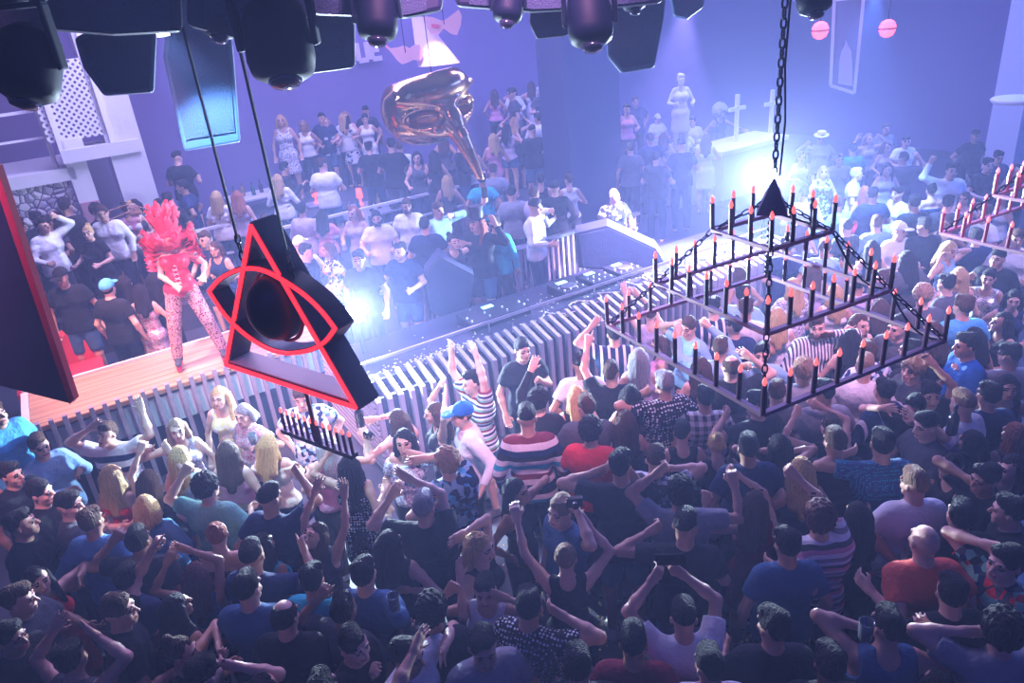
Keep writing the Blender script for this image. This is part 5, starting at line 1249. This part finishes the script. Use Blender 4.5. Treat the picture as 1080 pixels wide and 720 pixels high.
# --- raised area, left
p(65,292,20,'sk','tee:black','in black t-shirt and dark cap standing behind the catwalk',cap='black',scale=1.05,rest='h',skin=1)
p(113,305,170,'sk','tee:black','in turquoise cap and black t-shirt behind the catwalk',cap='sky',skin=0)
p(131,299,178,'lk','tank:black','with long dark hair between turquoise cap and red costume','f')
p(146,303,178,'lk','dress:pinksequin','in shimmering pink shawl left of the red costume','f')
p(163,298,178,'lk','tank:black','dark-haired immediately behind the red costume legs','f')
p(217,252,-10,'sn','tee:navy','in navy right of the red costume ruffles',skin=0)
p(20,229,30,'ck','tee:navy','with dark curly hair near the dark hanging panel')
p(57,213,60,'sn','tee:teal','in faded teal in front of the stone wall',skin=0)
p(44,238,60,'sk','shirt:white','in white sleeve raising a fist by the stone wall',hands=((54,226,'fist'),))
p(47,251,60,'sk','tee:black','with dark glasses below the raised white sleeve',rest='b')
p(88,205,90,'ck','shirt:black','tall in black with curly hair left of the niche')
p(108,221,10,'sn','open:white','in open white shirt left of the feather tips',skin=1)
p(122,209,0,'ly','tank:white','blonde in white under the feather tips','f',skin=0)
p(94,245,-10,'by','tee:black','fair-haired with hair pulled back looking at camera','f',skin=0)
p(79,248,178,'sk','shirt:black','broad in black hugging someone at left',scale=1.1,hands=((93,265,'relax'),))
p(137,239,178,'bk','crop:pink','with bare back, dark bun and white shorts','f',hands=((112,262,'relax'),),legs='shorts:white',skin=1)
p(119,199,0,'lk','tank:dgrey','with dark hood of hair behind the feather tips','f')
p(158,206,-10,'lk','tank:black','with long dark hair above the red headdress','f',skin=0)
p(178,216,0,'ly','tank:white','blonde right behind the red headdress','f',skin=0)
p(194,197,-80,'sk','tee:navy','dark-haired in profile by the white podium')
p(201,219,178,'fk','tee:black','in black right of the red headdress')
p(250,208,178,'lr','tank:lav','with long reddish hair by the first cable','f')
p(236,236,178,'ly','tee:white','in white left of the triangle sign apex','f')
p(228,262,-20,'ln','tank:navy','brown-haired left of the triangle sign','f')
p(60,265,178,'sk','tee:dgrey','in shiny dark grey above the dark cap')
p(30,262,90,'sk','tee:navy','in navy next to the hanging panel edge')
p(185,240,178,'sk','tee:black','directly behind the red headdress')
p(340,228,178,'lk','tee:pink','in pink right of the hanging cables','f')
p(318,222,160,'sk','shirt:lav','in lavender left of the person in pink by the cables')
p(280,232,178,'ln','tank:lav','between the two hanging cables','f')
p(345,200,178,'sn','tee:white','in white behind the thin silver railing')
p(258,116,5,'ly','dress:lace','tall hazy dancer in pale costume behind first cable','f',z=1.2,scale=1.05)
# --- hazy right part of the raised area
p(687,106,0,'fk','tee:dgrey','with cropped hair standing behind a white-haired person in haze',z=1.2,skin=0)
p(661,115,0,'sn','tank:pink','hazy in pink right beside the pillar',s='f')
p(670,107,0,'sn','tee:navy','hazy in navy right beside the pillar at the back')
p(693,125,20,'sk','tee:white','hazy with pale cap below the cropped hair person',cap='white')
p(686,147,178,'sn','tee:navy','hazy in navy facing away right of the pillar')
p(719,153,178,'fk','tee:navy','hazy dark back in navy in front of the glowing haze',scale=1.05)
p(731,128,-30,'sn','shirt:white','hazy in bright white shirt turning left')
p(721,138,0,'ly','tee:white','hazy in white just above the navy back','f')
p(745,147,178,'ln','dress:white','hazy in white dress left of the big-haired dancer','f')
p(665,157,178,'sn','tee:dgrey','hazy in dark grey beside the pillar foot')
p(692,167,150,'sk','tee:black','hazy in black with lowered arm right of the pillar')
0 and p(703,188,0,'sn','tank:lav','in lavender standing alone in the haze above the booth end','f')
p(647,206,20,'xn','tee:printblack','bald in black t-shirt with pale print behind dark loudspeaker',skin=0)
p(759,118,20,'Aw','dress:navy','dancer with huge curly wig at the back of the haze','f',hands=((788,138,'relax'),(748,150,'relax')),scale=1.12)
p(700,145,178,'ln','tank:lav','hazy long-haired left of the navy back','f')
# hats
def hat_on(idx_label,kind,label):
    o=[q for q in bpy.data.objects if q.get('label')==idx_label][0]; h=[c for c in o.children if c.name.startswith('hair')][0]
    if kind=='boater': mb=MB().lathe([(.16,0),(.165,.008),(.16,.016),(.095,.018),(.092,.09),(.06,.097)],(0,.02,.075),20); m=mat('straw_pale',(.85,.8,.7),.7)
    else: mb=MB().lathe([(.15,0),(.155,.01),(.1,.014),(.095,.1),(.105,.17),(.05,.175)],(0,.01,.07),20); m=mat('top_hat',(.01,.01,.02),.5)
    t=mb.obj('hat',m,smooth=False); t.parent=o; t.location=h.location; t.rotation_euler=h.rotation_euler; t['label']=label
hat_on('person in straw boater hat with arm lifted in the far haze','boater','pale straw boater hat')
hat_on('person in black top hat with orange hair before the barrier','top','black top hat')
# ------------------------------------------------------------------ held things
def held(x,y,dep,kind,label,rot=(0,0,0)):
    P=ud(x,y,dep)
    if kind=='bottle': o=bottle((0,0,0),GLB,label,.23,'held drinks')
    elif kind=='glass':
        o=MB().lathe([(.03,0),(.036,.1),(.034,.1),(.028,.008)],(0,0,0),14).obj('drinking_glass',mat('glass_clear',(.7,.8,.9),.05,trans=.8),smooth=True); tag(o,label,'glass','held drinks')
    elif kind=='phone': o=MB().box((0,0,0),(.075,.009,.15)).obj('mobile_phone',mat('phone_black',(.01,.01,.015),.15),bevel=.004); tag(o,label,'phone')
    else: o=MB().box((0,0,0),(.1,.035,.065)).lathe([(.025,0),(.025,.03)],(0,-.02,0),12,Matrix.Rotation(PI/2,3,'X')).obj('compact_camera',mat('phone_black',(.01,.01,.015),.15),bevel=.004); tag(o,label,'camera')
    o.location=P; o.rotation_euler=rot; return o
def depth_of(lbl):
    o=[q for q in bpy.data.objects if str(q.get('label','')).startswith('person '+lbl)][0]; L=v3(*o.location)+v3(0,0,1.4); return float((L-CO)@CF)
held(381,449,depth_of('with brown hair reaching left'),'bottle','dark bottle held up right of the candle rack')
held(391,460,depth_of('with brown hair reaching left')-.1,'bottle','dark bottle with blue label next to the raised bottle',(.9,0,0))
held(606,529,depth_of('in dark blue t-shirt holding')-.2,'camera','small compact camera held up beside the fair-haired person')
held(707,590,depth_of('in white t-shirt holding a phone')-.15,'phone','dark phone held overhead above the white t-shirt at bottom',(.3,1.4,0))
held(417,642,depth_of('in blue denim jacket with')-.25,'glass','glass in the hand of the denim jacket person')
held(1003,457,depth_of('in white t-shirt with brown fade')-.25,'bottle','dark bottle held by the white t-shirt with fade haircut')
held(268,468,depth_of('with short grey hair in pink')-.25,'glass','glass held by the grey-haired person in pink')
held(912,672,depth_of('with black hair and bare arm')-.25,'glass','glass held at the bottom by the dark-haired person in blue')
held(511,203,depth_of('in teal sleeves'),'phone','dark phone raised on the raised area left of the white sweatshirt')
# ------------------------------------------------------------------ dancer on the catwalk
fa=un(191,388,ZD); fb=un(238,378,ZD); mid=(fa+fb)/2
RG=math.radians(18); Ri=np.array([[math.cos(-RG),-math.sin(-RG),0],[math.sin(-RG),math.cos(-RG),0],[0,0,1]])
sc=.88; la=Ri@(fa-mid)/sc; lb=Ri@(fb-mid)/sc
SKP=cloth('skin_lace')
d_root,_,J=person((mid[0],mid[1],ZD+.07),18,hair='xk',top='',legsc='',fem=True,hands=((189,304,'relax'),(214,296,'relax')),rest='k',skin=0,label='person dancing on the catwalk in ruffled red costume and tall red headdress',scale=sc,feet={'a':(la[0],la[1],0),'b':(lb[0],lb[1],0)},seed=901,lod=.009,lean=(.06,.0))
d_root['group']='costumed dancers'
REDC=mat('costume_red',(.85,.03,.07),.4); REDF=mat('costume_petal',(.8,.05,.1),.55,bump=.4,bscale=30)
def dres(): 
    F=Field((-.3,-.3,.8),(.3,.3,1.55),.009); torso(F,J,True,.014); F.plane(J['chest']+v3(0,0,.09),(0,0,1)); F.plane((0,0,.86),(0,0,-1))
    for s in (-1,1): F.ell(v3(s*.13,-.02,.84),(.075,.2,.09),k=.01,op='s'); F.ell(J['chest']+v3(s*.07,-.1,.02),(.07,.07,.065),k=.01)
    return F.surf()
V,Q=dres(); o=link('corset',mesh('corset',V,Q,REDC,smooth=True),d_root); o['label']='red laced corset'
V,Q=leg_mesh('pants',True,J,.01); o=link('lace_tights',mesh('lace_tights',V,Q,SKP,smooth=True),d_root); o['label']='pinkish lace tights'
m=MB()
for i in range(5): z=J['waist'][2]-.08+.055*i; x0=J['waist'][0]; m.tube([(x0-.03,-.125,z),(x0+.03,-.128,z+.03)],.005,6); m.tube([(x0+.03,-.125,z),(x0-.03,-.128,z+.03)],.005,6)
m.obj('corset_lacing',mat('lace_white',(.85,.7,.7),.5),d_root)
def petal(mb,base,tip,w,cup,nrml):
    base,tip,nr=v3(*base),v3(*tip),nrm(v3(*nrml)); d=tip-base; L=np.linalg.norm(d); d=d/L; s=nrm(np.cross(d,nr)); n2=np.cross(s,d); vs=[];A,B=7,5
    for i in range(A+1):
        t=i/A; ww=w*math.sin(PI*min(1,.12+t*.83))**.8
        for j in range(B+1):
            q=(j/B-.5)*2; vs.append(base+d*L*t+s*q*ww+n2*(cup*(q*q*.5+t*t)*.5+.015*math.sin(t*9+j)))
    fs=[(i*(B+1)+j,i*(B+1)+j+1,(i+1)*(B+1)+j+1,(i+1)*(B+1)+j) for i in range(A) for j in range(B)]
    b=len(vs); vs+= [v+n2*.008 for v in vs]; fs+=[tuple(b+k for k in f[::-1]) for f in fs]
    mb.add(vs,fs)
sh=J['sh']; hd=J['head']; m=MB()
for i in range(16):
    t=2*PI*i/16; c=v3(math.cos(t),math.sin(t),0)
    petal(m,sh+c*.08+v3(0,0,.02),sh+c*(.3+.05*(i%2))+v3(0,0,.14+.05*math.sin(i*2)),.075,.1,(c[0]*-.3,c[1]*-.3,1))
for s in (-1,1):
    for k in range(5): petal(m,sh+v3(s*.12,0,.04-.04*k),sh+v3(s*(.34-.02*k),-.12+.06*k,.16-.1*k),.085,.12,(0,-.7,.7))
m.obj('ruffled_collar',REDF,d_root,smooth=True)['label']='big red petal collar'
m=MB()
for r_,n,zz,ln in ((.085,9,.02,.2),(.08,8,.07,.22),(.05,6,.11,.24)):
    for i in range(n):
        t=2*PI*i/n+zz*9; c=v3(math.cos(t),math.sin(t),0); petal(m,hd+c*r_+v3(0,0,zz-.02),hd+c*(r_+.12)+v3(0,0,zz+ln),.05,.05,tuple(-c+v3(0,0,.2)))
F=Field((-.2,-.2,-.16),(.2,.2,.2),.01); F.ell((0,.0,.01),(.1,.12,.125),k=0); F.plane((0,0,-.05),(0,-.3,-1)); V,Q=F.surf()
b=len(m.v); m.add([tuple(v+hd) for v in V],[tuple(q) for q in Q]); m.obj('headdress',REDF,d_root,smooth=True)['label']='tall red petal headdress'
Rw=Ri.T
for k,(pts) in enumerate((((168,228),(150,219),(133,216),(116,222)),((168,229),(150,224),(134,224),(116,232)))):
    q=[Ri@((ud(x,y,float((mid+v3(0,0,1.9)-CO)@CF)))-mid-v3(0,0,.07))/sc for x,y in pts]; q=[hd+v3(-.05,.03,.1)]+q; cu=[]
    for i in range(len(q)-1):
        for t in np.linspace(0,1,9)[:-1]: cu.append(q[i]*(1-t)+q[i+1]*t)
    cu.append(q[-1]); mm=MB().tube(cu,.005,6)
    for i,c in enumerate(cu): mm.lathe([(.004,-.012),(.014,0),(.004,.012)],c,8)
    mm.obj('feather_plume',mat('plume_dark',(.03,.03,.06),.5),d_root)['label']='long dark beaded plume'
m=MB()
for q in 'ab':
    A=J['F'+q]; m2=MB(); m2.lathe([(.008,-.15),(.012,-.07)],A+v3(0,.05,0),8)
    F=Field(A-.2,A+.16,.009); F.cap(A+v3(0,.03,-.02),A+v3(0,-.06,-.07),.042,.04,k=.02); F.cap(A+v3(0,-.06,-.07),A+v3(0,-.15,-.115),.04,.032,k=.03); V,Q=F.surf(); m2.add(V,[tuple(x) for x in Q]); m2.obj('high_heel',REDC,d_root,smooth=True)
# statues in the haze
def statue(x,y,z,label,face=0):
    r=person(tuple(un(x,y,z+1.64*.87))[:2]+(z,),face,scale=.87,hair='sw',top='dress:white',legsc='',fem=True,label=label,seed=1,rest='b')[0]; r.name='plaster_statue'; r['category']='statue'
    for s in r.material_slots: s.material=whitep
    for c in r.children: 
        for s in c.material_slots: s.link='OBJECT'; s.material=whitep
    return r
r=statue(718,84,1.3,'pale plaster statue standing against the hazy wall'); q=r.location; u,v=UV(q)
o=empty('statue_plinth',(q[0],q[1],zf(u,v))); tag(o,'pale plinth under the plaster statue in the haze','plinth'); bpy.context.view_layer.update()
part(o,'base',uvbox(MB(),u-.3,u+.3,v-.3,v+.3,zf(u,v),1.25),whitep); part(o,'top',uvbox(MB(),u-.35,u+.35,v-.35,v+.35,1.25,1.3),whitep)
# report crowding
import sys as _s
bad=[(a[5][:30],b[5][:30],round(math.hypot(a[2]-b[2],a[3]-b[3]),2)) for i,a in enumerate(REG) for b in REG[i+1:] if math.hypot(a[2]-b[2],a[3]-b[3])<.24]
PINK = (1, .42, .62); LAVC = (.72, .5, 1); BLU = (.22, .35, 1); ICE = (.6, .78, 1)
# washes over the front of the stage
spot((-3.0, 2.6, 6.3), (-3.2, 7.0, 1.2), PINK, 4300, 46, .8, .25)
spot((0.2, 2.8, 6.3), (-.2, 7.0, 1.2), (1, .42, .7), 3100, 46, .8, .25)
spot((3.0, 4.0, 6.3), (2.6, 7.2, 1.2), (.95, .45, .85), 2500, 50, .8, .25)
spot((6.2, 5.2, 6.3), (5.2, 7.6, 1.2), (.65, .45, 1), 1500, 56, .8, .25)
spot((-4.5, 6.2, 6.3), (-3.6, 8.2, 1), (1, .5, .5), 4300, 50, .8, .2)
spot((1.5, 11.0, 6.2), (1.5, 4.5, 1.2), (.55, .4, 1), 900, 75, .8, .2)
spot((-4.0, 11.0, 6.2), (-2.0, 4.5, 1.2), (.75, .4, 1), 700, 75, .8, .2)
# blue-violet fill lights added over the rear, without fixtures
area((-3, 15.0, 6.3), (-3, 13, 0), (.42, .32, 1), 900, 6, 3)
area((5, 13.5, 6.3), (5, 12, 0), (.28, .3, 1), 1150, 6, 3)
area((10, 9.5, 6.3), (9, 9, 0), (.1, .2, 1), 950, 5, 4)
area((-3, 10.0, 6.3), (-3, 9.5, 0), (.5, .45, 1), 800, 5, 2)
# beams with fixtures that show
c = ud(725, -2, 8.2); spot(c, (c[0]-.2, c[1]+1.2, .5), (.7, .5, 1), 9500, 50, .4, .05)
c = ud(925, -10, 9.0); spot(c, (c[0]+.1, c[1]+1.0, 0), (.2, .45, 1), 4500, 60, .5, .05)
c = ud(172, 30, 4.5); spot(c, (c[0]+.2, c[1]+1.6, 1.0), (.35, .7, 1), 1200, 70, .5, .05)
c = ud(448, 12, 11.5); spot(c, ud(465, 70, 12.5), (1, .7, .8), 150, 40, .5, .05)
# glare lamp on the booth and the one over the altar
def flare(P, w, r, lb, nm='glare_lamp', aim=None, ang=150):
    root = empty(nm, tuple(P)); tag(root, lb, 'stage light'); bpy.context.view_layer.update(); d = nrm((CO if aim is None else aim)-P)
    Rm = Vector(d).to_track_quat('Z', 'Y').to_matrix()
    part(root, 'housing', MB().lathe([(r*.5, -r*1.6), (r*1.2, -r*1.2), (r*1.3, 0), (r*1.05, .0)], P, 20, Rm), FIXM); part(root, 'lens', MB().lathe([(r, 0), (r*.8, r*.12), (r*.1, r*.16)], P+d*.002, 20, Rm), mat('glare_lens', (1, 1, 1), .3, emit=(.75, .85, 1), es=160))
    part(root, 'stand', MB().bar(P-d*r, (P[0], P[1], .4), .03, .03, up=(0, 1, 0)), FIXM)
    spot(P+d*.1, CO if aim is None else aim, (.6, .78, 1), w, ang, .5, .04)
P = ud(375, 328, 8.0); flare(P, 3600, .11, 'blinding white lamp on the booth in front of the white cap')
P = ud(808, 182, 10.4); flare(P, 7000, .16, 'blinding lamp behind the chandelier by the white altar', aim=ud(790, 260, 8.0), ang=160)
# haze
w = bpy.data.worlds.new('world'); SC.world = w; w.use_nodes = True; bg = w.node_tree.nodes['Background']; bg.inputs[0].default_value = (.03, .04, .4, 1); bg.inputs[1].default_value = .35
vs = w.node_tree.nodes.new('ShaderNodeVolumeScatter'); vs.inputs['Density'].default_value = HAZE; vs.inputs['Anisotropy'].default_value = .35; vs.inputs['Color'].default_value = (.42, .46, 1, 1); w.node_tree.links.new(vs.outputs[0], w.node_tree.nodes['World Output'].inputs['Volume'])
area((0, -1.5, 6.4), (1, 5, 0), (.1, .08, 1), 130, 8, 3)  # navy fill light added overhead in place of the lost ambient
SC.view_settings.view_transform = 'Standard'; SC.view_settings.look = 'None'; SC.view_settings.exposure = -0.42; SC.view_settings.gamma = 1; SC.view_settings.use_curve_mapping = False
SC.cycles.volume_bounces = 0; SC.cycles.max_bounces = 5; SC.cycles.diffuse_bounces = 2; SC.cycles.glossy_bounces = 3; SC.cycles.transparent_max_bounces = 8
SC.cycles.use_denoising = True; SC.cycles.use_adaptive_sampling = True; SC.cycles.sample_clamp_indirect = 4; SC.cycles.caustics_reflective = False; SC.cycles.caustics_refractive = False

# real-world size: everything is laid out in units of 1.15 m
GS = 1.15
bpy.context.view_layer.update()
for o in list(SC.objects):
    if o.parent is None:
        o.location = o.location*GS
        if o.type == 'LIGHT': o.data.energy *= GS*GS; o.data.shadow_soft_size = getattr(o.data, 'shadow_soft_size', .1)*GS if o.data.type == 'SPOT' else .1
        if o.type == 'LIGHT' and o.data.type == 'AREA': o.data.size *= GS; o.data.size_y *= GS
        if o.type not in ('CAMERA', 'LIGHT'): o.scale = o.scale*GS
vs.inputs['Density'].default_value = HAZE/GS
